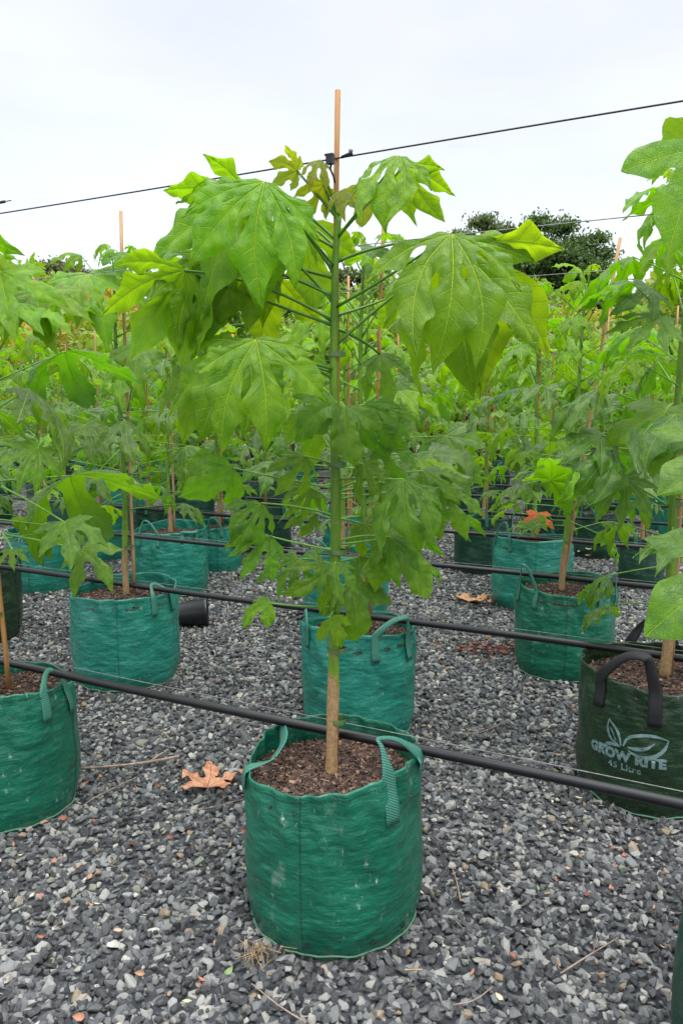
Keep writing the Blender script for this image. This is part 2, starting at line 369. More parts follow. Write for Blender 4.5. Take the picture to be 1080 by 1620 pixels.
def hull_stone(seed, flat=.62, n=13):
    r = random.Random(seed); bm = bmesh.new()
    for _ in range(n):
        v = Vector((r.gauss(0, 1), r.gauss(0, 1), r.gauss(0, 1))).normalized() * r.uniform(.82, 1.0)
        bm.verts.new((v.x, v.y * r.uniform(.7, .8), v.z * flat))
    g = bmesh.ops.convex_hull(bm, input=bm.verts)
    bmesh.ops.delete(bm, geom=[e for e in g['geom_interior'] if isinstance(e, bmesh.types.BMVert)], context='VERTS')
    bmesh.ops.bevel(bm, geom=bm.edges[:], offset=0.07, segments=1, affect='EDGES', clamp_overlap=True)
    m = bpy.data.meshes.new('gravel_stone'); bm.to_mesh(m); bm.free(); m.materials.append(M['stone']); return m
def build_gravel():
    stones = bpy.data.collections.new('stones')
    NS = 12
    for i in range(NS):
        stones.objects.link(bpy.data.objects.new('gravel_stone_%02d' % i, hull_stone(100 + i, [.45, .6, .75, .55][i % 4])))
    rs = np.random.RandomState(5); P = []; S = []
    def strip(y0, y1, cell, size):
        ys = np.arange(y0, y1, cell); 
        for y in ys:
            hw = .45 * y + .75
            xs = np.arange(-hw, hw, cell); k = len(xs)
            P.append(np.stack([xs + rs.uniform(-.6, .6, k) * cell, y + rs.uniform(-.6, .6, k) * cell, rs.uniform(-.002, .011, k)], 1))
            S.append(np.clip(size * np.exp(rs.normal(0, .30, k)), size * .45, size * 1.9))
    strip(.85, 2.6, .0175, .0132); strip(2.6, 4.5, .020, .0140); strip(4.5, 9.5, .027, .0170)
    P = np.concatenate(P); S = np.concatenate(S); n = len(P)
    me = bpy.data.meshes.new('gravel'); me.vertices.add(n); me.vertices.foreach_set('co', P.astype(np.float32).ravel())
    def attr(nm, ty, dat, key='value'):
        a = me.attributes.new(nm, ty, 'POINT'); a.data.foreach_set(key, np.ascontiguousarray(dat).ravel())
    sv3 = np.stack([S * rs.uniform(.8, 1.35, n), S * rs.uniform(.8, 1.1, n), S * rs.uniform(.8, 1.1, n)], 1).astype(np.float32)
    attr('sc', 'FLOAT_VECTOR', sv3, 'vector')
    attr('rot', 'FLOAT_VECTOR', np.stack([rs.normal(0, .5, n), rs.normal(0, .5, n), rs.uniform(0, 6.28, n)], 1).astype(np.float32), 'vector')
    attr('tint', 'FLOAT', (rs.uniform(0, 1, n) ** 1.12).astype(np.float32))
    attr('idx', 'INT', rs.randint(0, NS, n).astype(np.int32))
    o = link('gravel', me, kind='stuff')
    o['label'] = 'loose dark grey crushed gravel covering the nursery floor'
    ng = bpy.data.node_groups.new('scatter_stones', 'GeometryNodeTree')
    ng.interface.new_socket('Geometry', in_out='INPUT', socket_type='NodeSocketGeometry')
    ng.interface.new_socket('Geometry', in_out='OUTPUT', socket_type='NodeSocketGeometry')
    gn, gl = ng.nodes, ng.links
    gi = gn.new('NodeGroupInput'); go = gn.new('NodeGroupOutput'); ip = gn.new('GeometryNodeInstanceOnPoints')
    ci = gn.new('GeometryNodeCollectionInfo'); ci.inputs['Collection'].default_value = stones; ci.inputs['Separate Children'].default_value = True
    ci.inputs['Reset Children'].default_value = True
    def na(nm, ty):
        x = gn.new('GeometryNodeInputNamedAttribute'); x.data_type = ty; x.inputs[0].default_value = nm
        return [s for s in x.outputs if s.enabled and s.name == 'Attribute'][0]
    m2p = gn.new('GeometryNodeMeshToPoints')
    e2r = gn.new('FunctionNodeEulerToRotation')
    gl.new(gi.outputs[0], m2p.inputs['Mesh']); gl.new(m2p.outputs[0], ip.inputs['Points']); gl.new(ci.outputs[0], ip.inputs['Instance'])
    ip.inputs['Pick Instance'].default_value = True
    gl.new(na('idx', 'INT'), ip.inputs['Instance Index']); gl.new(na('sc', 'FLOAT_VECTOR'), ip.inputs['Scale'])
    gl.new(na('rot', 'FLOAT_VECTOR'), e2r.inputs[0]); gl.new(e2r.outputs[0], ip.inputs['Rotation'])
    gl.new(ip.outputs[0], go.inputs[0])
    md = o.modifiers.new('scatter', 'NODES'); md.node_group = ng
build_gravel()

# ---------------------------------------------------------------- leaf meshes
BROAD = dict(phis=(-112, -54, 0, 54, 112), lens=(.62, .93, 1, .93, .62), w=(.185, .235, .235, .235, .185), web=.30,
             t=(0, .28, .42, .56, .655, .73, .86, 1), p=(.60, .50, .60, .86, 1.10, .78, .36, 0))
DEEP = dict(phis=(-118, -72, -36, 0, 36, 72, 118), lens=(.38, .68, .92, 1, .92, .68, .38), w=(.10, .125, .135, .14, .135, .125, .10), web=.24,
            t=(0, .28, .42, .55, .63, .70, .84, 1), p=(.50, .45, .60, .90, 1.08, .62, .34, 0))
LOBE3 = dict(phis=(-62, 0, 62), lens=(.72, 1, .72), w=(.19, .24, .19), web=.30,
             t=(0, .28, .44, .60, .69, .80, .91, 1), p=(.66, .66, .78, 1.0, .98, .68, .30, 0))
PALM = dict(phis=(-100, -50, 0, 50, 100), lens=(.52, .84, 1, .84, .52), w=(.12, .15, .155, .15, .12), web=.27,
            t=(0, .28, .42, .55, .64, .72, .86, 1), p=(.50, .46, .60, .88, 1.06, .70, .36, 0))
HANG = dict(phis=(-74, -36, 0, 34, 70), lens=(.68, .93, 1, .90, .62), w=(.125, .165, .185, .16, .12), web=.21, inward=.42,
            t=(0, .20, .33, .50, .61, .70, .84, 1), p=(.50, .32, .30, .78, 1.10, .80, .38, 0))
WIDE = dict(phis=(-86, -42, 0, 40, 80), lens=(.62, .98, 1, .92, .56), w=(.14, .19, .205, .18, .135), web=.23, inward=.15,
            t=(0, .22, .34, .50, .61, .70, .84, 1), p=(.50, .34, .32, .76, 1.10, .80, .38, 0))
def leaf_arrays(sp_, seed, nb=7, nt_=15, nv=5, a0=.1, k=.7, fold=.22, wav=.018, quilt=.0045, twist=.5, var=1.0, hang=.5):
    r = random.Random(seed); sw = sp_['web'] * r.uniform(.92, 1.08)
    VV, FF, UU = [], [], []
    lens = [x * (1 + r.uniform(-.09, .09) * var) for x in sp_['lens']]; lens[len(lens) // 2] = 1.0
    phis = [R(x + (r.uniform(-6, 6) if i != len(sp_['phis']) // 2 else 0)) for i, x in enumerate(sp_['phis'])]
    nl = len(phis); tip = None
    rr = np.linspace(0, 1.3, 131); dr = rr[1]
    for i in range(nl):
        Li = lens[i]; wi = sp_['w'][i]
        s1 = np.linspace(0, sw, nb); tt = np.linspace(0, 1, nt_ + 1)[1:]; s2 = sw + (Li - sw) * (1 - (1 - tt) ** 1.12)
        ss = np.concatenate([s1, s2]); t = ss / Li
        hs = []
        for side in (-1, 1):
            j = i + side
            T = np.array(sp_['t']); Pp = np.array(sp_['p']); T = T.copy(); Pp = Pp.copy()
            T[3:-1] += r.uniform(-.05, .05) * var; Pp[2:-1] *= 1 + np.array([r.uniform(-.13, .13) * var for _ in Pp[2:-1]])
            free = np.interp(t, T, Pp) * wi * (Li ** .5) if True else 0
            # smooth a little, keep the tip pointed
            fr = np.interp(t - .015, T, Pp) + np.interp(t + .015, T, Pp); fr[-1] = 0; fr *= .5 * wi * 1.0
            if 0 <= j < nl:
                g = abs(phis[j] - phis[i]) / 2; b = ss * math.tan(g); bw = sw * math.tan(g)
                fw = np.interp(sw, ss, fr)
                h = np.where(ss <= sw + 1e-6, b, np.minimum(fr + (bw - fw) * np.exp(-(ss - sw) / .022), ss * math.tan(g) * 1.6 + .02))
            else:
                h = np.minimum(ss * .75, fr + .3 * np.exp(-ss / .03) * 0)
            h[0] = 0; h[-1] = 0; hs.append(h)
        ki = hang * r.uniform(-.5, 1.2); bend = r.uniform(-.35, .35) * var - sp_.get('inward', 0) * max(-1, min(1, phis[i] * 2)); tw = r.uniform(-1, 1) * twist; fo = fold * r.uniform(.3, 1.2)
        kw = r.uniform(18, 30); pw = r.uniform(0, 6); pw2 = r.uniform(0, 6)
        a_um = a0 + k * rr; Xu = np.concatenate([[0], np.cumsum(np.cos(a_um[:-1]) * dr)]); Zu = -np.concatenate([[0], np.cumsum(np.sin(a_um[:-1]) * dr)])
        a_l = a0 + k * rr + np.clip(rr - sw, 0, None) * ki * 1.3
        a_l = a_l + .10 * np.sin(rr * 9 + pw2) * np.clip(rr - sw, 0, 1) * 2
        Xl = np.concatenate([[0], np.cumsum(np.cos(a_l[:-1]) * dr)]); Zl = -np.concatenate([[0], np.cumsum(np.sin(a_l[:-1]) * dr)])
        d = Vector((math.cos(phis[i]), math.sin(phis[i]), 0)); pr = Vector((-d.y, d.x, 0))
        base = len(VV)
        nvv = 2 * nv + 1
        for a, s in enumerate(ss):
            m = 0 if s <= sw else min(1, (s - sw) / .16); m = m * m * (3 - 2 * m)
            Xc, Zc, an = np.interp(s, rr, Xl), np.interp(s, rr, Zl), np.interp(s, rr, a_l)
            tan = d * math.cos(an) + Vector((0, 0, -math.sin(an)))
            tws = tw * max(0, s - sw)
            acr = (Matrix.Rotation(tws, 3, tan) @ pr); nrm = tan.cross(acr).normalized()
            if nrm.z < 0 and abs(tws) < 1.2 and an < 1.5: nrm = -nrm
            cen = d * Xc + Vector((0, 0, Zc)) + pr * bend * max(0, s - sw) ** 2
            for b in range(-nv, nv + 1):
                v = b / nv; side = 0 if v < 0 else 1
                h = hs[side][a] * abs(v); y = h * (1 if v > 0 else -1)
                rad = math.hypot(s, h); ph = phis[i] + math.atan2(y, s) if rad > 0 else phis[i]
                um = Vector((math.cos(ph) * np.interp(rad, rr, Xu), math.sin(ph) * np.interp(rad, rr, Xu), np.interp(rad, rr, Zu)))
                q = (s - .85 * h + (.045 if v > 0 else 0)) * 9
                edge = abs(v)
                z = (fold * (1 - m) + fo * m) * h - m * fo * .9 * h * edge ** 2
                z += quilt * (1 - math.cos(2 * PI * q)) * (min(1, edge * 3)) * (1 if m > 0 else (1 - edge ** 3)) * min(1, s * 6) * (1 - .7 * edge ** 4)
                z += m * wav * math.sin(kw * s + pw + (1.3 if v > 0 else 0)) * edge ** 2 * min(1, h * 12)
                un = Vector((0, 0, 1)) if rad == 0 else Vector((math.cos(ph) * math.sin(a0 + k * rad), math.sin(ph) * math.sin(a0 + k * rad), math.cos(a0 + k * rad)))
                st = cen + acr * y
                P = um * (1 - m) + st * m + (un * (1 - m) + nrm * m) * z
                VV.append(P); UU.append((s, y if abs(y) > 1e-5 else 0))
        if i == nl // 2: tip = cen.copy()
        for a in range(len(ss) - 1):
            for b in range(nvv - 1):
                p0 = base + a * nvv + b
                FF.append((p0, p0 + nvv, p0 + nvv + 1, p0 + 1))
    return VV, FF, UU, tip
def leaf_mesh(name, sp_, seed, mat=None, **kw):
    V, Fc, U, tip = leaf_arrays(sp_, seed, **kw)
    bm = bmesh.new(); vs_ = [bm.verts.new(v) for v in V]
    ul = bm.loops.layers.uv.new('UVMap')
    for f in Fc:
        try: fc = bm.faces.new([vs_[i] for i in f])
        except ValueError: continue
        fc.smooth = True
        for lp, i in zip(fc.loops, f): lp[ul].uv = U[i]
    bmesh.ops.remove_doubles(bm, verts=bm.verts[:], dist=.0004)
    m = bpy.data.meshes.new(name); bm.to_mesh(m); bm.free()
    if mat: m.materials.append(mat)
    return m, tip
def leaf_matrix(J, chord_dir, n0, size, tip):
    """place a unit leaf: joint at J, the chord joint->tip along chord_dir, upper face towards n0"""
    c = chord_dir.normalized(); z = (n0 - c * n0.dot(c)).normalized(); y = z.cross(c)
    W = Matrix((c, y, z)).transposed()
    lc = Vector((tip.x, tip.y, tip.z)).normalized(); lz = (Vector((0, 0, 1)) - lc * lc.z).normalized(); ly = lz.cross(lc)
    Lm = Matrix((lc, ly, lz)).transposed()
    return Matrix.Translation(J) @ (W @ Lm.transposed()).to_4x4() @ Matrix.Scale(size, 4)
def stalk_mesh(P0, P1, r0=.0035, r1=.0022, sag=.0, n=9, lift=.25, mat=None, sides=6):
    P0, P1 = Vector(P0), Vector(P1); Ld = (P1 - P0).length
    mid = (P0 + P1) / 2 + Vector((0, 0, (sag + lift * .10) * Ld))
    pts = [P0 * (1 - t) ** 2 + mid * 2 * t * (1 - t) + P1 * t * t for t in [k / n for k in range(n + 1)]]
    mb = MB(); rad = [r0 * 1.5 if i == 0 else r0 + (r1 - r0) * i / n for i in range(n + 1)]; rad[-1] = r1 * 1.25
    mb.tube(pts, rad, sides); return mb.mesh('leaf_stalk', mat or M['stalk'])

# ---------------------------------------------------------------- bags
def bag_profile(Rr, H, th, z, seed, amp=1.0, seam=None):
    u = z / H
    r = Rr * (1 + .025 * math.sin(PI * min(1, u * 1.05)) - .02 * max(0, (u - .8)) * 5 * .5)
    if z < .11: r *= .90 + .10 * math.sin(max(z, 0) / .11 * PI / 2) ** .7
    c, s = math.cos(th), math.sin(th)
    o = seed * 7.31
    r += amp * .0060 * noise.noise((c * 2.3 + o, s * 2.3, z * 5))
    msk = .25 + .75 * max(0, min(1, .5 + 1.6 * noise.noise((c * 1.7 + o, s * 1.7, z * 6 + 9)))) 
    r += amp * .0026 * msk * noise.noise((c * 2.6 + o, s * 2.6, z * 44 + 3 * noise.noise((c * 2 + o, s * 2, z * 3)))) * (1 if u < .75 else max(.1, (1 - u) * 4))
    r += amp * .0013 * msk * noise.noise((c * 5 + o, s * 5, z * 95)) * (1 if u < .75 else max(.1, (1 - u) * 4))
    f = noise.noise((c * 4 + s * 2.5 + o, s * 4, z * 11 + c * 5)); r += amp * .006 * noise.noise((c * 1.6 - o, s * 1.6, z * 9)); r += amp * .0130 * (abs(f) ** .7 * (1 if f > 0 else -1)) * max(0, u - .42) * 1.5
    if seam is not None:
        d = (th - seam + PI) % (2 * PI) - PI; d *= Rr
        r += .0022 * math.exp(-(d / .006) ** 2) - .003 * math.exp(-((abs(d) - .018) / .010) ** 2)
    return r
def rim_z(H, th, seed, amt=.014):
    return H + amt * math.sin(th * 2 + seed) * .6 + amt * math.sin(th + seed * 2.3) + .008 * noise.noise((math.cos(th) * 2.2, math.sin(th) * 2.2, seed * 3.1))
def bag_mesh(name, Rr, H, seed, nseg=96, nz_=64, soil=.365, mat=None, amp=1.0, seam=None, rim=.014, ecc=.03):
    V = []; U = []; Fc = []
    def ring(zf, off=0, flat=False):
        for i in range(nseg):
            th = 2 * PI * i / nseg; hz = rim_z(H, th, seed, rim); z = zf * hz
            r = bag_profile(Rr, H, th, z, seed, amp, seam) + off
            e = 1 + ecc * math.cos(2 * th + seed) * max(0, zf - .4) * 1.6
            V.append((r * e * math.cos(th), r * e * math.sin(th), z)); U.append((th * Rr, z))
    zs = [0, .004, .012] + list(np.linspace(.035, .985, nz_)) + [1.0]
    for i in range(nseg): V.append((.3 * Rr * math.cos(2 * PI * i / nseg), .3 * Rr * math.sin(2 * PI * i / nseg), .001)); U.append((0, 0))
    for j, zf in enumerate(zs): ring(zf, .006 if j == 1 else (.0 if j != len(zs) - 1 else -.001))
    ring(1.0, -.004)
    for zf in np.linspace(.985, soil / H - .06, 7): ring(zf, -.0045)
    nr_ = len(V) // nseg
    for j in range(nr_ - 1):
        for i in range(nseg):
            a, b = j * nseg + i, j * nseg + (i + 1) % nseg; Fc.append((a, b, b + nseg, a + nseg))
    return mesh(name, V, Fc, True, U, [mat])
def bag_pt(Rr, H, th, z, seed, off=0, seam=None, rim=.014, ecc=.03):
    hz = rim_z(H, th, seed, rim); zf = min(z / hz, 1)
    r = bag_profile(Rr, H, th, z, seed, 1, seam) + off
    e = 1 + ecc * math.cos(2 * th + seed) * max(0, zf - .4) * 1.6
    return Vector((r * e * math.cos(th), r * e * math.sin(th), z))
def strap(name, path, widths, normals, mat, thick=.0022):
    """ribbon along path; normals = outward directions, widths per point"""
    n = len(path); V = []; U = []; Fc = []; d = 0
    for i, p in enumerate(path):
        t = (path[min(i + 1, n - 1)] - path[max(i - 1, 0)]).normalized()
        nn = Vector(normals[i]); nn = (nn - t * nn.dot(t)).normalized(); sd_ = t.cross(nn)
        if i: d += (path[i] - path[i - 1]).length
        w2 = widths[i] / 2
        cup = .25 * w2
        for k_, (a, b) in enumerate([(-1, 1), (-.5, 1), (0, 1), (.5, 1), (1, 1), (1, -1), (.5, -1), (0, -1), (-.5, -1), (-1, -1)]):
            V.append(p + sd_ * a * w2 + nn * (b * thick / 2 + cup * (1 - a * a) * (1 if widths[i] < widths[0] * .9 else 0))); U.append((d, a * w2))
    k = 10
    for i in range(n - 1):
        for j in range(k): Fc.append((i * k + j, i * k + (j + 1) % k, (i + 1) * k + (j + 1) % k, (i + 1) * k + j))
    Fc += [tuple(range(k))[::-1], tuple((n - 1) * k + j for j in range(k))]
    return mesh(name, V, Fc, True, U, [mat])
def bag_handle(B, th1, th2, w=.030, patch=.105, rise=.075, lean=.02, mat='strap', narrow=.5, both_patch=True, inward=0, skewf=None):
    """strap stitched outside the wall at th1, looping over the rim to th2"""
    Rr, H, sd_ = B['R'], B['H'], B['seed']
    rimk = dict(seam=B.get('seam'), rim=B['rim'], ecc=B['ecc'])
    def outward(th): return Vector((math.cos(th), math.sin(th), 0))
    pts, wd, nn = [], [], []
    h1, h2 = rim_z(H, th1, sd_, B['rim']), rim_z(H, th2, sd_, B['rim'])
    for z in np.linspace(h1 - patch, h1 - .004, 7): pts.append(bag_pt(Rr, H, th1, z, sd_, .0045, **rimk)); wd.append(w); nn.append(outward(th1))
    e1, e2 = bag_pt(Rr, H, th1, h1, sd_, .0045, **rimk), bag_pt(Rr, H, th2, h2, sd_, .0045, **rimk)
    hg = random.Random(int(th1 * 1000) + int(sd_ * 10)); rise = rise * hg.uniform(.75, 1.1); skew = (e2 - e1) * (hg.uniform(-.35, .35) if skewf is None else skewf); lean += hg.uniform(-.03, .03)
    th_m = (th1 + th2) / 2; top = skew + (e1 + e2) / 2 + Vector((0, 0, rise)) + outward(th_m) * (lean - inward)
    loop = spline([e1, e1.lerp(top, .55) + Vector((0, 0, rise * .22)) - outward(th_m) * inward * .2, top, e2.lerp(top, .55) + Vector((0, 0, rise * .22)) - outward(th_m) * inward * .2, e2], 18)[1:-1]
    for i, p in enumerate(loop):
        u = (i + 1) / (len(loop) + 1); pts.append(p); wd.append(w * (narrow + (1 - narrow) * abs(2 * u - 1) ** 3))
        ax = (e2 - e1).normalized(); tt = (loop[min(i + 1, len(loop) - 1)] - loop[max(i - 1, 0)])
        nn.append(outward(th1 * (1 - u) + th2 * u) * (1 - .3 * math.sin(PI * u)) + Vector((0, 0, .8 * math.sin(PI * u))))
    zz = np.linspace(h2 - .004, h2 - (patch if both_patch else .03), 7)
    for z in zz: pts.append(bag_pt(Rr, H, th2, z, sd_, .0045, **rimk)); wd.append(w); nn.append(outward(th2))
    return strap('handle', pts, wd, nn, M[mat])
def stitching(B, mat):
    mb = MB(); Rr, H, sd_ = B['R'], B['H'], B['seed']; kk = dict(seam=B.get('seam'), rim=B['rim'], ecc=B['ecc'])
    if B.get('seam') is not None:
        for k in range(46):
            z = .03 + k * (H - .04) / 46
            p = bag_pt(Rr, H, B['seam'], z, sd_, .001, **kk); mb.box(p, (.0016, .0016, .0048), Matrix.Rotation(.1, 3, 'X'))
    for k in range(180):
        th = 2 * PI * k / 180; z = rim_z(H, th, sd_, B['rim']) - .016
        p = bag_pt(Rr, H, th, z, sd_, .0008, **kk); mb.box(p, (.0012, .0050, .0012), Matrix.Rotation(th, 3, 'Z'))
    return mb.mesh('stitching', mat, False)
def eyelets(B, ths):
    mb = MB()
    for th in ths:
        p = bag_pt(B['R'], B['H'], th, .045, B['seed'], -.002, seam=B.get('seam'), rim=B['rim'], ecc=B['ecc']); o = Vector((math.cos(th), math.sin(th), 0))
        mb.tube([p, p + o * .005], .0065, 10)
    return mb.mesh('drain_hole', M['thread'], False)
def soil_mesh(Rr, z, seed):
    r_ = random.Random(seed); V = [(0, 0, z + .012)]; Fc = []; ns = 40; rings = 12
    for j in range(1, rings + 1):
        for i in range(ns):
            th = 2 * PI * i / ns; r = Rr * .985 * j / rings
            V.append((r * math.cos(th), r * math.sin(th), z + .012 * (1 - (j / rings) ** 2) + .010 * noise.noise((r * math.cos(th) * 14, r * math.sin(th) * 14, seed))))
    for i in range(ns): Fc.append((0, 1 + i, 1 + (i + 1) % ns))
    for j in range(rings - 1):
        for i in range(ns):
            a, b = 1 + j * ns + i, 1 + j * ns + (i + 1) % ns; Fc.append((a, a + ns, b + ns, b))
    return mesh('soil', V, Fc, True, None, [M['soil']])
def chips_mesh(Rr, z, seed, n=700, size=.0078):
    r_ = random.Random(seed); V = []; Fc = []; U = []
    for _ in range(n):
        rr_ = Rr * .97 * math.sqrt(r_.random()); th = r_.uniform(0, 2 * PI)
        c = Vector((rr_ * math.cos(th), rr_ * math.sin(th), z + .012 * (1 - (rr_ / Rr) ** 2) + .010 * noise.noise((rr_ * math.cos(th) * 14, rr_ * math.sin(th) * 14, seed)) + r_.uniform(0, .004)))
        Rm = Matrix.Rotation(r_.uniform(0, 6.28), 3, 'Z') @ Matrix.Rotation(r_.gauss(0, .55), 3, 'X') @ Matrix.Rotation(r_.gauss(0, .4), 3, 'Y')
        a, b, h = size * r_.uniform(.4, 1.3), size * r_.uniform(.25, .7), size * .18; t_ = r_.random(); base = len(V)
        for q in ((-a, -b * r_.uniform(.4, 1)), (a * .8, -b), (a, b * .6), (-a * .7, b)):
            V.append(c + Rm @ Vector((q[0], q[1], h))); V.append(c + Rm @ Vector((q[0], q[1], -h)))
        U += [(t_, 0)] * 8
        for f in ((0, 2, 4, 6), (1, 7, 5, 3), (0, 1, 3, 2), (2, 3, 5, 4), (4, 5, 7, 6), (6, 7, 1, 0)): Fc.append(tuple(base + i for i in f))
    return mesh('bark_chips', V, Fc, False, U, [M['chips']])

CAMV = Vector((0, 0, HC))
def bag_parts(root, R_=.212, H=.41, soil=.36, seed=1, mat='bag_green', hi=1, seam=None, handles=((-1.05, -.55), (2.5, 3.1)), handle_kw=None, rim=.014, ecc=.03, thread='thread', holes=(), chips=700, style=None):
    B = dict(R=R_, H=H, seed=seed, seam=seam, rim=rim, ecc=ecc)
    ns, nz_ = {3: (200, 130), 2: (120, 80), 1: (72, 40), 0: (28, 8)}[hi]
    b = link('grow_bag', bag_mesh('grow_bag', R_, H, seed, ns, nz_, soil, M[mat], 1.0, seam, rim, ecc), root)
    for h in handles:
        kw = dict(handle_kw or {}); 
        if len(h) > 2: kw.update(h[2])
        link('handle', bag_handle(B, h[0], h[1], **kw), b)
    if hi >= 1:
        link('stitching', stitching(B, M[thread]), b)
        if holes:
            for th in holes: link('drain_hole', eyelets(B, [th]), b)
    if hi >= 2:
        mb = MB(); pts = [bag_pt(R_, H, 2 * PI * k / 72, .012, seed, .003, seam=seam, rim=rim, ecc=ecc) + Vector((0, 0, .002 * math.sin(k * 1.3))) for k in range(73)]
        mb.tube(pts, .0026, 5, False); link('bottom_hem', mb.mesh('bottom_hem', M['thread_pale']), b)
    s = link('soil', soil_mesh(R_, soil, seed), root)
    if chips: link('bark_chips', chips_mesh(R_, soil, seed, chips), s, kind='stuff')
    return b, B

# ---------------------------------------------------------------- leaf pools
POOL = {}
def pool(kind, i, mat, res=1):
    key = (kind, i, mat, res)
    if key not in POOL:
        sp_ = dict(B=BROAD, D=DEEP, P=PALM, T=LOBE3, H=HANG, W=WIDE)[kind]
        seed = {'B': 10, 'D': 40, 'P': 70, 'T': 90, 'H': 110, 'W': 130}[kind] + i
        rr_ = random.Random(seed)
        kw = dict(a0=rr_.uniform(.15, .6), k=rr_.uniform(.6, 1.6), hang=rr_.uniform(.3, 1.8), twist=rr_.uniform(.6, 2.6), fold=rr_.uniform(.25, .5), wav=.042, quilt=.0105)
        if res == 1: kw.update(nb=4, nt_=10, nv=3)
        elif res == 0: kw.update(nb=2, nt_=5, nv=1, quilt=0)
        m, tip = leaf_mesh('leaf', sp_, seed, M[mat], **kw); POOL[key] = (m, tip)
    return POOL[key]

def make_trunk(root, pts, r0, r1, name='trunk', n=24, mat='trunk'):
    sp_ = spline(pts, n); mb = MB()
    rad = []
    for i, p in enumerate(sp_):
        u = i / n; r = r0 + (r1 - r0) * u; r *= 1 + .07 * noise.noise((u * 17, r0 * 99, 2)) + .09 * max(0, math.sin(u * n * 1.6)) ** 6
        if i == 0: r *= 1.15
        rad.append(r)
    mb.tube(sp_, rad, 12); return link(name, mb.mesh(name, M[mat]), root), sp_
def make_stake(root, a, b, r=.007, mat='stake'):
    mb = MB(); a, b = Vector(a), Vector(b)
    pts = [a.lerp(b, k / 8) + Vector((.002 * math.sin(k * 1.7), 0, 0)) for k in range(9)]
    mb.tube(pts, r, 8, ph=.4); return link('stake', mb.mesh('stake', M[mat]), root)
def make_tie(root, c, r1=.016, off=.016):
    mb = MB(); c = Vector(c)
    for dz in (0,):
        pts = [];
        for k in range(17):
            a = 2 * PI * k / 16; pts.append(c + Vector((off * .5 + (r1 + off * .55) * math.cos(a), r1 * 1.05 * math.sin(a), dz)))
        V = []; Fc = []
        for i, p in enumerate(pts[:-1]): V += [p + Vector((0, 0, -.006)), p + Vector((0, 0, .006))]
        n_ = len(V) // 2
        for i in range(n_): j = (i + 1) % n_; Fc.append((2 * i, 2 * j, 2 * j + 1, 2 * i + 1))
        mb.add(V, Fc)
    return link('tie', mb.mesh('tie', M['tie']), root)

def add_leaf(root, mat4, lm, stalk_from=None, joint=None, stalk_kw=None, label=None, smat=None, stalk_me=None):
    lf = link('leaf', lm, root, label); lf.matrix_basis = mat4
    if stalk_from is not None:
        inv = mat4.inverted()
        sm_ = stalk_mesh(stalk_from, joint, mat=M[smat] if smat else None, **(stalk_kw or {}))
        st = link('leaf_stalk', sm_, lf); st.matrix_basis = inv
    return lf

def procedural_leaves(seed, top, base_z, kind='D', n=20, size=(.17, .28), kinds=None, stalk=(.14, .34), lean=(0, 0), mats=('leaf_mid', 'leaf_top', 'leaf_yellow'), up=1.0, node_of=None, rot0=0, ngl=2.4):
    r_ = random.Random(seed); out_ = []
    for i in range(n):
        u = (i + r_.uniform(-.3, .3)) / (n - 1); u = min(max(u, 0), 1)
        z = base_z + (top - base_z) * u ** .9
        az = i * ngl + r_.uniform(-.5, .5) + rot0
        nd = node_of(z) if node_of else Vector((lean[0] * z, lean[1] * z, z))
        Ls = (stalk[0] + (stalk[1] - stalk[0]) * math.sin(PI * min(1, .15 + u * .8)) ** .8 * r_.uniform(.7, 1.1)) * (1 if u < .85 else .65)
        el = R(-5 + 60 * u ** 1.3 + r_.uniform(-12, 14)) * up
        od = Vector((math.cos(az), math.sin(az), 0)); J = nd + (od * math.cos(el) + Vector((0, 0, math.sin(el)))) * Ls
        sz = r_.uniform(*size) * (1.0 if u < .8 else max(.45, 1 - (u - .8) * 2.6)) * (1 if u > .15 else .75)
        pit = R(r_.uniform(18, 72)); a2 = az + r_.uniform(-.7, .7); o2 = Vector((math.cos(a2), math.sin(a2), 0))
        ch = o2 * math.cos(pit) + Vector((0, 0, -math.sin(pit)))
        nrm = Vector((0, 0, 1)) + o2 * .5 + Vector((r_.gauss(0, .28), r_.gauss(0, .28), 0))
        kd = r_.choice(kinds) if kinds else kind
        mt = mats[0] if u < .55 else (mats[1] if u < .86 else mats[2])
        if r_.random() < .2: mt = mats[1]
        out_.append((u, nd, J, ch, nrm, sz, kd, r_.randrange(6), mt))
    return out_

# ================================================================= TREES WITH BAGS
TREES = 'bagged saplings in rows'
def potted(label, loc, group=TREES, name='potted_tree'):
    return link_empty(name, loc, label, group)
def link_empty(name, loc, label, group, cat='potted tree'):
    o = bpy.data.objects.new(name, None); COL.objects.link(o); o.location = loc; o.empty_display_size = .1
    o['label'] = label; o['category'] = cat
    if group: o['group'] = group
    return o
def place(xc, yb, wpx, Rn=.212):
    """bag centre and radius from its lowest front pixel and its width in pixels"""
    Yf = HC / ((yb - 810) / F * _c + _s) * (_c - (yb - 810) / F * _s)
    Rr = .212
    for _ in range(6):
        Yc = Yf + Rr; dep = Yc * _c + (HC - .2) * _s; Rr = wpx / 2 / F * dep * .985
    return Vector(((xc - 540) / F * (Yc * _c + HC * _s), Yc, 0)), Rr

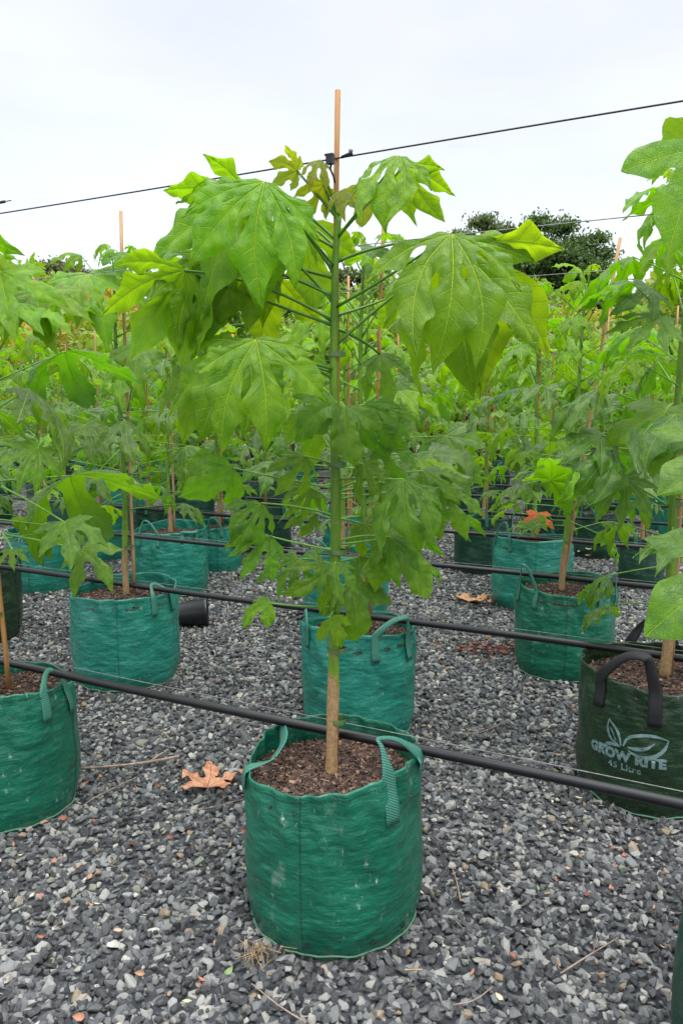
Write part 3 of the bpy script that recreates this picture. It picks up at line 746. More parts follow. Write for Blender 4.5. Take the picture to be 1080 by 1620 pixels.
# ---------------- hero tree
hero_loc = Vector(((527 - 540) / F * 1.96, 1.845, 0))
def hero():
    root = potted('tall flame tree sapling with very large bright green leaves in the front centre green bag', hero_loc)
    thc = -PI / 2   # towards the camera
    b, B = bag_parts(root,   .214, .418, .352, 3.3, 'bag_green', 3, seam=thc - .33,
        handles=((thc + .64, thc + 1.26, dict(w=.038, rise=.095, patch=.112, narrow=.26, inward=.01, lean=.0, skewf=-.42, both_patch=False)), (thc - 1.35, thc - 2.45, dict(w=.034, rise=.012, inward=.085, patch=.05, narrow=.9))),
        rim=.017, ecc=.03, holes=(thc - .28, thc + .45, thc + .9, thc - 1.0, 1.2), chips=3000)
    off = lambda P: P - hero_loc
    Yt = 1.845
    tp = [off(pY(x, y, Yt)) for x, y in ((524, 1232), (526, 1120), (529, 980), (531, 820), (530, 700), (528, 600), (529, 480), (531, 400), (536, 340))]
    tp[0].z = .33
    _, sp_ = make_trunk(root, tp, .0155, .0065, n=40)
    make_stake(root, off(pY(531, 1212, Yt + .03)) * 1.0, off(pY(533, 143, Yt + .02)), .0068)
    for y in (735, 873, 1140, 1028, 560): make_tie(root, off(pY(528, y, Yt)), .0150 if y > 600 else .012, .014)
    def trunk_at(y):
        q = pY(529, y, Yt); zz = q.z
        for i in range(len(sp_) - 1):
            if sp_[i].z <= zz <= sp_[i + 1].z: return sp_[i].lerp(sp_[i + 1], (zz - sp_[i].z) / max(1e-6, sp_[i + 1].z - sp_[i].z))
        return sp_[-1].copy()
    # (trunk y, joint px, joint dY, tip px, tip dY, roll deg, under side?, lobe type, material, droop k)
    HL = [
     # top crown, left
     (423, (419, 288), -.12, (417, 492), -.22, -8, 0, 'H', 'leaf_top', .55, 1),
     (393, (392, 302), .10, (272, 392), .02, 20, 1, 'H', 'leaf_yellow', .5, 2),
     (393, (482, 352), .13, (497, 492), .12, 0, 1, 'T', 'leaf_yellow', .4, 3),
     (440, (395, 400), .05, (330, 535), .0, 10, 0, 'H', 'leaf_top', .7, 4),
     (509, (292, 428), -.05, (205, 572), -.16, 12, 1, 'H', 'leaf_yellow', .6, 5),
     (515, (310, 435), .02, (285, 570), -.08, -40, 0, 'H', 'leaf_top', .7, 6),
     (584, (405, 537), -.20, (418, 716), -.32, 2, 0, 'W', 'leaf_top', .45, 7),
     (590, (372, 560), .02, (290, 705), -.02, 14, 0, 'H', 'leaf', .6, 8),
     (470, (440, 440), .15, (412, 560), .16, 0, 1, 'T', 'leaf_yellow', .5, 9),
     (435, (415, 293), -.02, (318, 512), -.10, 14, 0, 'H', 'leaf_top', .5, 51),
     (480, (385, 335), .05, (352, 520), .02, -8, 1, 'H', 'leaf_yellow', .6, 52),
     (470, (330, 405), .06, (238, 545), .02, 10, 0, 'H', 'leaf_top', .6, 53),
     (380, (440, 305), .04, (458, 432), .02, -14, 0, 'H', 'leaf_top', .6, 54),
     (600, (392, 545), -.08, (318, 700), -.14, 16, 0, 'W', 'leaf_top', .5, 55),
     (548, (735, 385), .04, (758, 634), .04, -8, 1, 'H', 'leaf_yellow', .6, 57),
     (520, (600, 560), .10, (612, 650), .08, 0, 0, 'P', 'leaf', .6, 60),
     (690, (600, 700), .04, (650, 772), .0, 0, 0, 'P', 'leaf', .8, 61),
     (720, (575, 735), -.04, (604, 800), -.06, 8, 0, 'P', 'leaf', .8, 62),
     (735, (480, 722), -.05, (432, 786), -.1, -8, 0, 'P', 'leaf', .8, 63),
     (800, (492, 772), .04, (452, 822), .0, 0, 0, 'D', 'leaf', .8, 64),
     (680, (602, 652), .05, (652, 700), .03, 0, 0, 'D', 'leaf', .8, 65),
     (790, (700, 772), .04, (738, 856), .02, -8, 0, 'P', 'leaf', .8, 66),
     (890, (566, 882), .04, (606, 945), .0, 0, 0, 'P', 'leaf', .8, 67),
     (895, (470, 884), .03, (440, 955), -.03, 0, 0, 'D', 'leaf', .8, 68),
     (820, (575, 830), .05, (602, 900), .02, 0, 0, 'D', 'leaf', .8, 69),
     # top crown, right
     (377, (632, 247), -.10, (612, 372), -.24, 10, 0, 'H', 'leaf_top', .7, 10),
     (377, (640, 262), .02, (704, 352), .05, 5, 1, 'H', 'leaf_yellow', .6, 11),
     (487, (714, 370), -.16, (684, 590), -.30, -6, 0, 'H', 'leaf_top', .50, 12),
     (415, (700, 380), .04, (748, 630), .0, 16, 0, 'H', 'leaf_top', .75, 13),
     (500, (640, 460), .20, (655, 560), .22, 0, 1, 'T', 'leaf_yellow', .5, 15),
     # newest leaves at the tip
     (345, (505, 253), -.02, (489, 306), -.06, 10, 0, 'P', 'leaf_new', .8, 16),
     (348, (470, 270), .02, (424, 255), .05, 0, 1, 'B', 'leaf_new', .5, 17),
     (352, (512, 292), .0, (480, 352), .02, 8, 1, 'P', 'leaf_new', .5, 18),
     (340, (540, 302), -.10, (547, 352), -.14, 0, 0, 'P', 'leaf_new', .5, 19),
     (345, (570, 292), .03, (572, 360), .02, -10, 1, 'T', 'leaf_new', .5, 20),
     # lower, middle of the trunk
     (660, (532, 636), -.08, (466, 700), -.16, -10, 0, 'T', 'leaf', .8, 21),
     (655, (545, 643), -.08, (562, 740), -.14, 6, 0, 'T', 'leaf', .8, 22),
     (650, (575, 640), .02, (648, 712), .0, 10, 0, 'H', 'leaf', .9, 23),
     (700, (480, 650), .10, (500, 735), .12, 0, 0, 'T', 'leaf', .8, 24),
     (773, (368, 740), -.05, (282, 786), -.06, -20, 0, 'T', 'leaf', .9, 25),
     (816, (412, 796), -.08, (352, 868), -.18, -12, 0, 'H', 'leaf', .9, 26),
     (822, (500, 812), .10, (448, 838), .05, 10, 0, 'P', 'leaf', .9, 27),
     (871, (426, 848), -.05, (377, 920), -.12, 10, 0, 'P', 'leaf', .9, 28),
     (757, (638, 758), -.06, (667, 876), -.12, -10, 0, 'H', 'leaf', .8, 29),
     (773, (668, 745), .03, (728, 800), .02, -10, 0, 'P', 'leaf', .9, 30),
     (780, (618, 770), .10, (705, 880), .02, 20, 0, 'P', 'leaf', .7, 31),
     (857, (618, 850), -.05, (634, 934), -.10, 6, 0, 'P', 'leaf', .7, 32),
     (862, (612, 852), .0, (680, 948), -.04, -14, 0, 'T', 'leaf', .7, 33),
     (905, (530, 890), -.10, (546, 962), -.22, 4, 0, 'P', 'leaf', .6, 34),
     (915, (522, 900), -.04, (440, 940), -.08, -10, 0, 'P', 'leaf', .8, 35),
     (930, (556, 925), .0, (562, 1015), -.02, 5, 0, 'T', 'leaf', .8, 36),
     (965, (521, 978), -.05, (540, 1026), -.09, 0, 0, 'T', 'leaf_top', .6, 37),
     (960, (428, 954), -.03, (384, 994), -.05, 30, 0, 'T', 'leaf_top', .8, 38),
    ]
    for (ty, j, dj, t, dt, roll, under, kd, mt, k, sd_) in HL:
        J = off(pY(j[0], j[1], Yt + dj)); T = off(pY(t[0], t[1], Yt + dj + (dt - dj) * .35)); ch = T - J
        rg = random.Random(sd_)
        sp2 = dict(B=BROAD, D=DEEP, P=PALM, T=LOBE3, H=HANG, W=WIDE)[kd]
        lm, tip = leaf_mesh('leaf', sp2, 500 + sd_, M[mt], nb=8, nt_=22, nv=6, a0=.22 if kd == 'H' else (.42 if kd == 'P' else .2), k=k * 1.0 + .1, hang=rg.uniform(.1, .7), twist=rg.uniform(.3, 1.1), fold=rg.uniform(.22, .40), wav=.026, quilt=.0080)
        toC = (CAMV - hero_loc - J).normalized()
        n0 = (toC + Vector((0, 0, .35))) if not under else (-toC + Vector((0, 0, .25)))
        n0 = Matrix.Rotation(R(roll), 3, ch.normalized()) @ n0
        size = ch.length / tip.length
        m4 = leaf_matrix(J, ch, n0, size, tip)
        nd = trunk_at(ty)
        dist = (J - nd).length
        add_leaf(root, m4, lm, nd, J, dict(r0=.0037 if ty < 640 else .0029, r1=.0024 if ty < 640 else .0018, lift=rg.uniform(-.6, 1.4), n=12, sides=8), smat='stalk_dark' if ty < 640 else 'stalk')
    return root
hero()

# ---------------- individually placed trees of the nearer rows
DENS = 1.3
def tree(label, xc, yb, wpx, mat, seed, top=1.55, lean=(0, 0), n=20, size=(.17, .27), kinds=('D', 'P'), hi=1, handles=None, stake=2.0, stake_lean=None, rot0=0, base_z=.62, mats=('leaf_mid', 'leaf_top', 'leaf_yellow'), stalk=(.12, .30), soilH=None, dx=0, rt=.015, loc=None, Rr=None, seam=None, hk=None, stake_side=.022, thread='thread', up=1.0, green_h=None, skip_bag=False):
    if loc is None:
        loc, Rr = place(xc, yb, wpx)
    H = .41 * (.5 + .5 * Rr / .212); sl = H - .05
    toff = -math.atan2(loc.x, loc.y)
    root = potted(label, loc)
    hs = handles if handles is not None else ((-1.3 + (seed % 5) * .13, -.75 + (seed % 5) * .13), (1.7, 2.3))
    hrg = random.Random(seed)
    hs = tuple((h[0] + toff, h[1] + toff) + tuple(h[2:]) for h in hs)
    bag_parts(root, Rr, H, sl, seed * 1.37, mat, hi, seam=seam + toff if seam is not None else -PI / 2 + ((seed * 37) % 10 - 5) * .08, handles=hs, handle_kw=hk or dict(rise=.075, patch=.085, w=.026), thread=thread, chips=1300 if hi >= 1 else 0)
    bx = dx / F * loc.y
    node = lambda z: Vector((bx + lean[0] * (z - sl), lean[1] * (z - sl), z))
    pts = [node(sl - .02)] + [node(z) + Vector((.008 * math.sin(z * 5 + seed), 0, 0)) for z in np.linspace(sl + .15, top, 6)]
    make_trunk(root, pts, rt, .006, n=18)
    sl2 = stake_lean if stake_lean is not None else lean
    make_stake(root, (bx + stake_side, .015, sl - .02), (bx + stake_side + sl2[0] * (stake - sl), .015 + sl2[1] * (stake - sl), stake), .0075, 'stake' if seed % 2 else 'stake_pale')
    for z in (.62, .95, 1.2):
        if z < top: make_tie(root, node(z), .014, stake_side * .8)
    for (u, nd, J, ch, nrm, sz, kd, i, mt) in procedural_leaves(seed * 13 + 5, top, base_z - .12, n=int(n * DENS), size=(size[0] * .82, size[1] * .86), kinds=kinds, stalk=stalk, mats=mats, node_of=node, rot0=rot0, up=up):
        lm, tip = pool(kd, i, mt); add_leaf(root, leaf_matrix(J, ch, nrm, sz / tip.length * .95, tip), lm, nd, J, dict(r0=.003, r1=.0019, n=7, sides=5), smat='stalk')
    return root
def hand_leaves(root, specs):
    """(trunk px, joint px, joint Y, tip px, tip Y, roll, under, kind, mat, droop, seed)"""
    loc = root.location
    for (tp, Yt, j, Yj, t, Yt2, roll, under, kd, mt, k, sd_) in specs:
        J = pY(j[0], j[1], Yj) - loc; T = pY(t[0], t[1], Yt2) - loc; ch = T - J; nd = pY(tp[0], tp[1], Yt) - loc; rg = random.Random(sd_)
        lm, tip = leaf_mesh('leaf', dict(B=BROAD, D=DEEP, P=PALM, T=LOBE3, H=HANG, W=WIDE)[kd], 700 + sd_, M[mt], nb=7, nt_=15, nv=5, a0=.1, k=k, hang=rg.uniform(.2, .8), twist=rg.uniform(.2, .8))
        toC = (CAMV - loc - J).normalized(); n0 = (toC + Vector((0, 0, .6))) if not under else (-toC + Vector((0, 0, .3)))
        n0 = Matrix.Rotation(R(roll), 3, ch.normalized()) @ n0
        add_leaf(root, leaf_matrix(J, ch, n0, ch.length / tip.length, tip), lm, nd, J, dict(r0=.0036, r1=.0022, n=10, sides=6), smat='stalk')

c = -PI / 2
L1 = tree('sapling in the bright green bag cut off by the left photo edge, front row', 18, 1328, 214, 'bag_green', 21, top=1.66, n=20, size=(.21, .32), stalk=(.14, .34), hi=2, dx=-14, stake=1.62, stake_side=.034, lean=(-.03, 0),
          handles=((c + .55, c + 1.1, dict(rise=.06, inward=.03, patch=.09)), (1.8, 2.5)), rot0=1.0, base_z=.95, hk=dict(rise=.07, patch=.09, w=.03), seam=c - .6, soilH=.36)
Y1 = L1.location.y
hand_leaves(L1, [
 ((3, 705), Y1, (60, 708), Y1 - .2, (30, 782), Y1 - .28, -6, 0, 'D', 'leaf', .5, 1),
 ((3, 770), Y1, (102, 826), Y1 - .15, (112, 905), Y1 - .25, 6, 0, 'P', 'leaf', .5, 2),
 ((3, 845), Y1, (130, 870), Y1 - .05, (178, 940), Y1 - .10, 6, 0, 'P', 'leaf', .7, 3),
 ((5, 845), Y1, (20, 870), Y1 - .22, (24, 905), Y1 - .27, 0, 0, 'P', 'leaf', .6, 4),
 ((-5, 560), Y1, (58, 462), Y1 - .1, (92, 562), Y1 - .2, 8, 0, 'P', 'leaf_top', .5, 5),
 ((-5, 590), Y1, (0, 430), Y1 - .2, (25, 545), Y1 - .3, 8, 0, 'P', 'leaf_top', .5, 6),
 ((-5, 540), Y1, (45, 425), Y1 + .1, (75, 418), Y1 + .15, 0, 1, 'P', 'leaf_yellow', .3, 7)])

r2a = tree('sapling in green bag beside the fallen black pot, second row left', 202, 1100, 162, 'bag_teal', 22, top=1.86, n=24, size=(.20, .32), stalk=(.14, .36), hi=2, dx=4, lean=(.0, 0), stake=2.09, stake_side=.03,
           handles=((c + .55, c + 1.05, dict(rise=.05, inward=.05)), (2.0, 2.6)), seam=c - .15, base_z=.9, mats=('leaf_mid', 'leaf_top', 'leaf_top'))
Y2 = r2a.location.y
hand_leaves(r2a, [
 ((202, 690), Y2, (134, 672), Y2 - .15, (150, 742), Y2 - .22, 0, 0, 'D', 'leaf_mid', .5, 11),
 ((202, 700), Y2, (152, 750), Y2 - .2, (182, 800), Y2 - .28, 0, 0, 'P', 'leaf_mid', .6, 12),
 ((202, 620), Y2, (140, 434), Y2 - .1, (172, 560), Y2 - .2, 0, 0, 'P', 'leaf_top', .5, 13),
 ((202, 650), Y2, (222, 548), Y2 - .1, (222, 628), Y2 - .16, 0, 0, 'T', 'leaf', .7, 14),
 ((202, 480), Y2, (182, 400), Y2 - .08, (192, 440), Y2 - .12, 0, 0, 'T', 'leaf', .5, 15)])
r2b = tree('sapling in green bag directly behind the front centre tree', 567, 1182, 176, 'bag_teal', 23, top=1.80, n=26, size=(.17, .26), stalk=(.14, .36), hi=2, dx=4, stake=2.0, stake_side=.03, stake_lean=(.03, 0),
           handles=((c + .28, c + 1.0, dict(rise=.085, patch=.10, w=.032, narrow=.6)), (c - 1.05, c - 1.9, dict(rise=.06))), seam=c - 1.6, base_z=.78, rot0=.4)
Y3 = r2b.location.y
hand_leaves(r2b, [
 ((578, 640), Y3, (630, 605), Y3 - .1, (680, 660), Y3 - .15, 0, 0, 'D', 'leaf_mid', .8, 21),
 ((578, 700), Y3, (705, 690), Y3 - .1, (765, 770), Y3 - .1, 0, 0, 'P', 'leaf_mid', .8, 22),
 ((578, 720), Y3, (680, 720), Y3 - .2, (745, 800), Y3 - .25, -10, 0, 'B', 'leaf_mid', .9, 23),
 ((578, 560), Y3, (592, 392), Y3 - .05, (585, 450), Y3 - .1, 0, 0, 'P', 'leaf_mid', .6, 24)])
gr = tree('sapling in olive bag printed with a leaf logo at the right edge', 1026, 1305, 226, 'bag_olive', 24, top=1.90, n=30, stalk=(.12, .28), size=(.19, .28), hi=2, dx=14, lean=(.0, 0), stake=2.15, stake_side=.028, rt=.018,
          handles=((c - .74, c + .02, dict(rise=.125, patch=.10, w=.040, narrow=.75, mat='strap_black', lean=.0)), (1.95, 1.35, dict(rise=.08, patch=.1, w=.04, narrow=.75, mat='strap_black'))), seam=1.0, base_z=.75, kinds=('P', 'D', 'H'),
          hk=dict(), rot0=2.2)
Y4 = gr.location.y
hand_leaves(gr, [
 ((1062, 640), Y4, (1052, 650), Y4 - .12, (1032, 758), Y4 - .2, 0, 0, 'B', 'leaf', .6, 31),
 ((1055, 800), Y4, (985, 757), Y4 - .05, (975, 846), Y4 - .1, 6, 0, 'D', 'leaf_mid', .6, 32),
 ((1055, 690), Y4, (950, 690), Y4 - .05, (890, 740), Y4 - .1, 6, 0, 'P', 'leaf_mid', .7, 33),
 ((1062, 560), Y4, (1040, 500), Y4 - .1, (985, 560), Y4 - .16, 6, 0, 'D', 'leaf', .7, 34),
 ((1062, 540), Y4, (1028, 455), Y4 - .05, (962, 500), Y4 - .1, 0, 0, 'P', 'leaf_mid', .6, 35)])
# printed logo on the olive bag: wrapped round the cloth a millimetre proud
def wrap_print(root):
    bag = [o for o in bpy.data.objects if o.parent == root and o.name.startswith('grow_bag')][0]
    loc = root.location; seed = 24 * 1.37; _, Rr = place(1026, 1305, 226); H = .41
    tf = -math.atan2(loc.x, loc.y); th0 = c + tf - .33
    def put(u, v):  # metres along the wall, height
        th = th0 + u / Rr
        return bag_pt(Rr, H, th, v, seed, .0022, seam=1.0 + tf)
    def emit(name, polys_V, polys_F):
        m_ = mesh(name, [put(x, y) for x, y in polys_V], polys_F, True, None, [M['print']])
        return link(name, m_, bag)
    def text(s, size, x, y, bold=.0, name='printed_word'):
        cu = bpy.data.curves.new('t', 'FONT'); cu.body = s; cu.size = size; cu.align_x = 'CENTER'; cu.offset = bold; cu.resolution_u = 3
        cu.space_character = 1.08
        ob = bpy.data.objects.new('t', cu); COL.objects.link(ob); dg = bpy.context.evaluated_depsgraph_get(); dg.update()
        me = bpy.data.meshes.new_from_object(ob.evaluated_get(dg)); bpy.data.objects.remove(ob)
        bm = bmesh.new(); bm.from_mesh(me); bmesh.ops.triangulate(bm, faces=bm.faces[:])
        for _ in range(2):
            lg = [e for e in bm.edges if e.calc_length() > .008]
            if lg: bmesh.ops.subdivide_edges(bm, edges=lg, cuts=1)
            bmesh.ops.triangulate(bm, faces=bm.faces[:])
        Vv = [(v.co.x + x, v.co.y + y) for v in bm.verts]; bm.verts.index_update(); Ff = [[v.index for v in f.verts] for f in bm.faces]; bm.free()
        emit(name, Vv, Ff)
    text('GROW RITE', .041, 0, .180, .0028); text('45 Litre', .029, .002, .150, .0008); None
    def ribbon(pts, wds):
        P = spline([(a, b, 0) for a, b in pts], 28); Vv = []; Ff = []
        for i, p in enumerate(P):
            t = (P[min(i + 1, 28)] - P[max(i - 1, 0)]).normalized(); n_ = Vector((-t.y, t.x, 0)); u = i / 28
            wv = np.interp(u, np.linspace(0, 1, len(wds)), wds) / 2
            Vv += [(p.x + n_.x * wv, p.y + n_.y * wv), (p.x - n_.x * wv, p.y - n_.y * wv)]
        for i in range(28): Ff.append((2 * i, 2 * i + 1, 2 * i + 3, 2 * i + 2))
        return Vv, Ff
    Vv, Ff = [], []
    for pts, wd in (
        ([(-.004, .226), (.010, .255), (.045, .272), (.085, .276), (.122, .268)], (.004, .009, .010, .009, .003)),
        ([(.122, .268), (.112, .240), (.088, .217), (.058, .207), (.030, .210), (.012, .218)], (.003, .010, .012, .011, .009, .002)),
        ([(.010, .226), (.035, .228), (.062, .236), (.086, .256)], (.004, .012, .010, .002)),
        ([(-.010, .226), (-.022, .262), (-.052, .298)], (.004, .008, .003)),
        ([(-.052, .298), (-.056, .268), (-.044, .240), (-.018, .226)], (.003, .008, .008, .003)),
        ([(-.050, .275), (-.040, .262), (-.026, .236)], (.002, .004, .002)),
        ([(-.066, .204), (-.048, .220), (-.012, .224)], (.010, .012, .006))):
        a, b = ribbon(pts, wd); k = len(Vv); Vv += a; Ff += [tuple(i + k for i in f) for f in b]
    emit('leaf_logo', Vv, Ff)
wrap_print(gr)

# near right tree (bag mostly below the frame corner)
nr_ = tree('dark green bag cut off by the lower right corner, with large leaves above', 0, 0, 0, 'bag_dark', 25, loc=Vector((.826, 1.31, -.012)), Rr=.212, top=1.75, n=0, hi=2, stake=1.9, seam=1.0, dx=0)
for o_ in list(bpy.data.objects):
    if o_.parent == nr_ and o_.name.split('.')[0] in ('grow_bag', 'soil'): o_.rotation_euler = (0, R(5), 0)
Y5 = 1.32
hand_leaves(nr_, [
 ((1330, 560), Y5, (1150, 180), Y5 - .0, (1036, 244), Y5 - .05, 10, 1, 'T', 'leaf_yellow', .6, 41),
 ((1330, 640), Y5, (1118, 232), Y5 - .1, (1056, 404), Y5 - .14, -15, 0, 'T', 'leaf_top', .4, 42),
 ((1330, 900), Y5, (1165, 890), Y5 - .1, (1018, 1008), Y5 - .16, -12, 0, 'T', 'leaf', .6, 43),
 ((1330, 800), Y5, (1150, 700), Y5 - .1, (1036, 785), Y5 - .16, -6, 0, 'T', 'leaf', .6, 44)])

r3a = tree('sapling in green bag with an upright looped handle, left of the front tree', 273, 948, 114, 'bag_teal', 26, top=1.75, n=30, size=(.17, .27), stalk=(.14, .36), hi=2, dx=0, stake=1.95, handles=((c - .9, c - .35, dict(rise=.11, w=.022)), (c + .3, c + .75, dict(rise=-.0, patch=.07, w=.03))), seam=c - .5, base_z=.8)
r3b = tree('sapling in green bag half hidden behind the front stem', 546, 1010, 132, 'bag_teal', 27, top=1.75, n=30, hi=1, dx=-2, stake=1.95, base_z=.8, size=(.17, .26), stalk=(.14, .36), handles=((c - .3, c - 1.0, dict(rise=.12, w=.022)), (c + .4, c + .8)))
r3c = tree('leaning sapling in green bag with two looped handles, right of centre', 889, 1085, 152, 'bag_green', 28, top=1.80, n=36, stalk=(.14, .32), hi=2, dx=-6, lean=(.045, .0), stake=2.0, stake_side=.0, stake_lean=(.125, 0), base_z=.78, size=(.18, .28),
           handles=((c - 1.15, c - .62, dict(rise=.10, w=.024)), (c + .72, c + 1.25, dict(rise=.10, w=.024))), seam=c + .05)
r3d = tree('sapling in pale green bag behind the leaning one, with a dead orange leaf', 839, 972, 124, 'bag_teal', 29, top=1.75, n=34, stalk=(.12, .32), hi=1, dx=0, stake=1.9, stake_side=.01, handles=((c - 1.3, c - .6, dict(rise=.10, w=.022)), (1.0, 1.5)), size=(.16, .25), base_z=.66)
Y6 = r3d.location.y
J = pY(850, 812, Y6 - .12) - r3d.location; T = pY(846, 848, Y6 - .16) - r3d.location
lm, tip = leaf_mesh('leaf', PALM, 900, M['leaf_orange'], nb=5, nt_=12, nv=4, a0=.1, k=.6)
lf = add_leaf(r3d, leaf_matrix(J, T - J, (CAMV - r3d.location - J), (T - J).length / tip.length * 1.1, tip), lm, Vector((0, 0, .62)), J, smat='stalk', label='dead orange leaf')
more = [
 ('sapling in olive bag behind the left edge bag', -42, 1032, 150, 'bag_olive', 31),
 ('sapling in green bag with a metal eyelet at its foot, left', 72, 942, 104, 'bag_teal', 32),
 ('sapling in dark green bag behind the leaf pile, right of the leaning sapling', 1012, 936, 68, 'bag_dark', 33),
 ('sapling in dark green bag behind the pile of pale leaves', 942, 887, 78, 'bag_dark', 34),
 ('sapling in dark green bag between the front tree and the pale green bag', 763, 912, 90, 'bag_dark', 35),
 ('sapling in green bag in the fourth row, left', 160, 891, 84, 'bag_teal', 36),
 ('sapling in dark green bag behind the upright looped handle', 236, 870, 62, 'bag_dark', 37),
 ('sapling in green bag in the fourth row beside the looped handle bag', 348, 908, 70, 'bag_teal', 38),
 ('sapling in pale green bag in the fourth row behind the front stem', 556, 905, 92, 'bag_teal', 39),
 ('sapling in tall dark green bag in front of the orange leaf pile', 424, 834, 86, 'bag_dark', 40),
 ('sapling in dark green bag in the fifth row at the left', 88, 818, 80, 'bag_dark', 41),
 ('sapling in dark green bag in the fifth row beside the orange leaved stake', 757, 830, 66, 'bag_dark', 42),
]
fixed = [L1, r2a, r2b, gr, nr_, r3a, r3b, r3c, r3d]
for (lab, xc, yb, wp, mt, sd_) in more:
    hd = ((c - .9 + (sd_ % 3) * .2, c - .3 + (sd_ % 3) * .2), (c + 1.3, c + 1.9))
    fixed.append(tree(lab, xc, yb, wp, mt, sd_, top=1.60 + (sd_ % 4) * .08, n=30, size=(.19, .30), stalk=(.14, .38), kinds=('D', 'P', 'D', 'H'), hi=1, stake=1.95 + (sd_ % 3) * .1, handles=hd, rot0=sd_ * .9, base_z=.72, hk=dict(rise=.09, patch=.07, w=.024)))

# ---------------- further rows: copies of a few grown templates
def far_template(seed, mat):
    root = potted('far', (0, 0, 0)); root['label'] = 'young lobed leaf tree in a bag among the far rows of the nursery'
    H = .42; bag_parts(root, .225, H, .37, seed, mat, 0, handles=((c - .5, c + .1), (1.2, 1.8)), handle_kw=dict(rise=.08, patch=.06, w=.026), chips=0)
    top = 1.70 + .1 * (seed % 3)
    node = lambda z: Vector((.01 * math.sin(z * 4 + seed), 0, z))
    make_trunk(root, [node(z) for z in np.linspace(.34, top, 6)], .014, .006, n=6)
    make_stake(root, (.025, .01, .34), (.03, .01, top + .2), .008, 'stake' if seed % 2 else 'stake_pale')
    mb = {}
    stk = MB()
    for (u, nd, J, ch, nrm, sz, kd, i, mt) in procedural_leaves(seed * 17, top, .62, n=36, size=(.15, .25), stalk=(.14, .38), kinds=('P', 'D'), node_of=node):
        lm, tip = pool(kd, i, mt, 0); m4 = leaf_matrix(J, ch, nrm, sz / tip.length, tip)
        lf = link('leaf', lm, root); lf.matrix_basis = m4
        stk.tube([nd, nd.lerp(J, .5) + Vector((0, 0, .015)), J], .0028, 4, False)
    link('leaf_stalk', stk.mesh('leaf_stalk', M['stalk']), root, kind='stuff')
    return root
def far_joined(seed, mat):
    root = potted('far', (0, 0, 0)); root['label'] = 'young lobed leaf tree in a bag among the furthest rows before the shrubs'
    bag_parts(root, .225, .42, .37, seed, mat, 0, handles=((c - .5, c + .1),), handle_kw=dict(rise=.08, patch=.06, w=.026), chips=0)
    top = 1.75 + .1 * (seed % 3); node = lambda z: Vector((0, 0, z))
    make_trunk(root, [node(z) for z in np.linspace(.34, top, 4)], .014, .006, n=4)
    make_stake(root, (.025, .01, .34), (.03, .01, top + .15), .008, 'stake' if seed % 2 else 'stake_pale')
    V, Fc, U = [], [], []
    for (u, nd, J, ch, nrm, sz, kd, i, mt) in procedural_leaves(seed * 19, top, .62, n=42, size=(.16, .26), stalk=(.14, .40), kinds=('P', 'D'), node_of=node):
        a, f, uu, tip = leaf_arrays(dict(B=BROAD, D=DEEP, P=PALM)[kd], 300 + i, nb=2, nt_=5, nv=1, quilt=0)
        m4 = leaf_matrix(J, ch, nrm, sz / tip.length, tip); b0 = len(V); V += [m4 @ p for p in a]; Fc += [tuple(q + b0 for q in x) for x in f]; U += uu
    link('foliage', mesh('foliage', V, Fc, True, U, [M['leaf' if seed == 71 else 'leaf_mid']]), root, kind='stuff')
    return root
tA = [far_template(61, 'bag_dark'), far_template(62, 'bag_teal'), far_template(63, 'bag_dark')]
tB = [far_joined(71, 'bag_dark'), far_joined(72, 'bag_teal'), far_joined(73, 'bag_dark')]
index_kids()
ux, uy = math.cos(R(-27.6)), math.sin(R(-27.6))
used = set()
taken = [tuple(o.location[:2]) for o in fixed]
rg = random.Random(77)
def drop(lst, P, lab):
    t = lst[rg.randrange(len(lst))]
    if t.name in used: o = copy_tree(t)
    else: o = t; used.add(t.name)
    o.location = (P[0], P[1], 0); o.rotation_euler = (0, 0, rg.uniform(0, 6.28)); s_ = rg.uniform(.92, 1.08); o.scale = (s_, s_, s_)
    if lab: o['label'] = lab
row_y = lambda k: 1.845 + 1.12 * k
nnear = nfar = 0
for k in range(4, 14):
    for i in range(-14, 15):
        x0 = i * 1.12 + (k % 3) * .21 + rg.uniform(-.08, .08); X = x0 * ux + .1; Yy = row_y(k) + x0 * uy + rg.uniform(-.06, .06)
        if Yy < 5.2 or Yy > 13.6 or abs(X) > .47 * Yy + .5: continue
        if any((X - a) ** 2 + (Yy - b) ** 2 < .75 ** 2 for a, b in taken): continue
        taken.append((X, Yy))
        if Yy < 9.5: drop(tA, (X, Yy), None); nnear += 1
        else: drop(tB, (X, Yy), None); nfar += 1
for t in tA + tB:
    if t.name not in used: bpy.data.objects.remove(t)
print('trees near/far', nnear, nfar)
near_ = []
for o in bpy.data.objects:
    if o.get('category') == 'potted tree':
        if 'furthest' in o['label']: o['group'] = 'furthest bagged trees'
        elif 'far rows' in o['label']: near_.append(o)
near_.sort(key=lambda o: o.location.x / o.location.y)
names_ = ['leftmost', 'second from the left', 'third from the left', 'fourth from the left', 'fifth from the left', 'sixth from the left', 'seventh from the left', 'eighth from the left']
for i, o in enumerate(near_):
    o['group'] = 'bagged trees of the far rows'; m_ = len(near_) - 1 - i
    pos_ = names_[i] if i < 8 and i <= m_ else (names_[m_].replace('left', 'right') if m_ < 8 else 'number %d from the left' % (i + 1))
    o['label'] = pos_ + ' of the distant bagged trees just in front of the furthest rows'

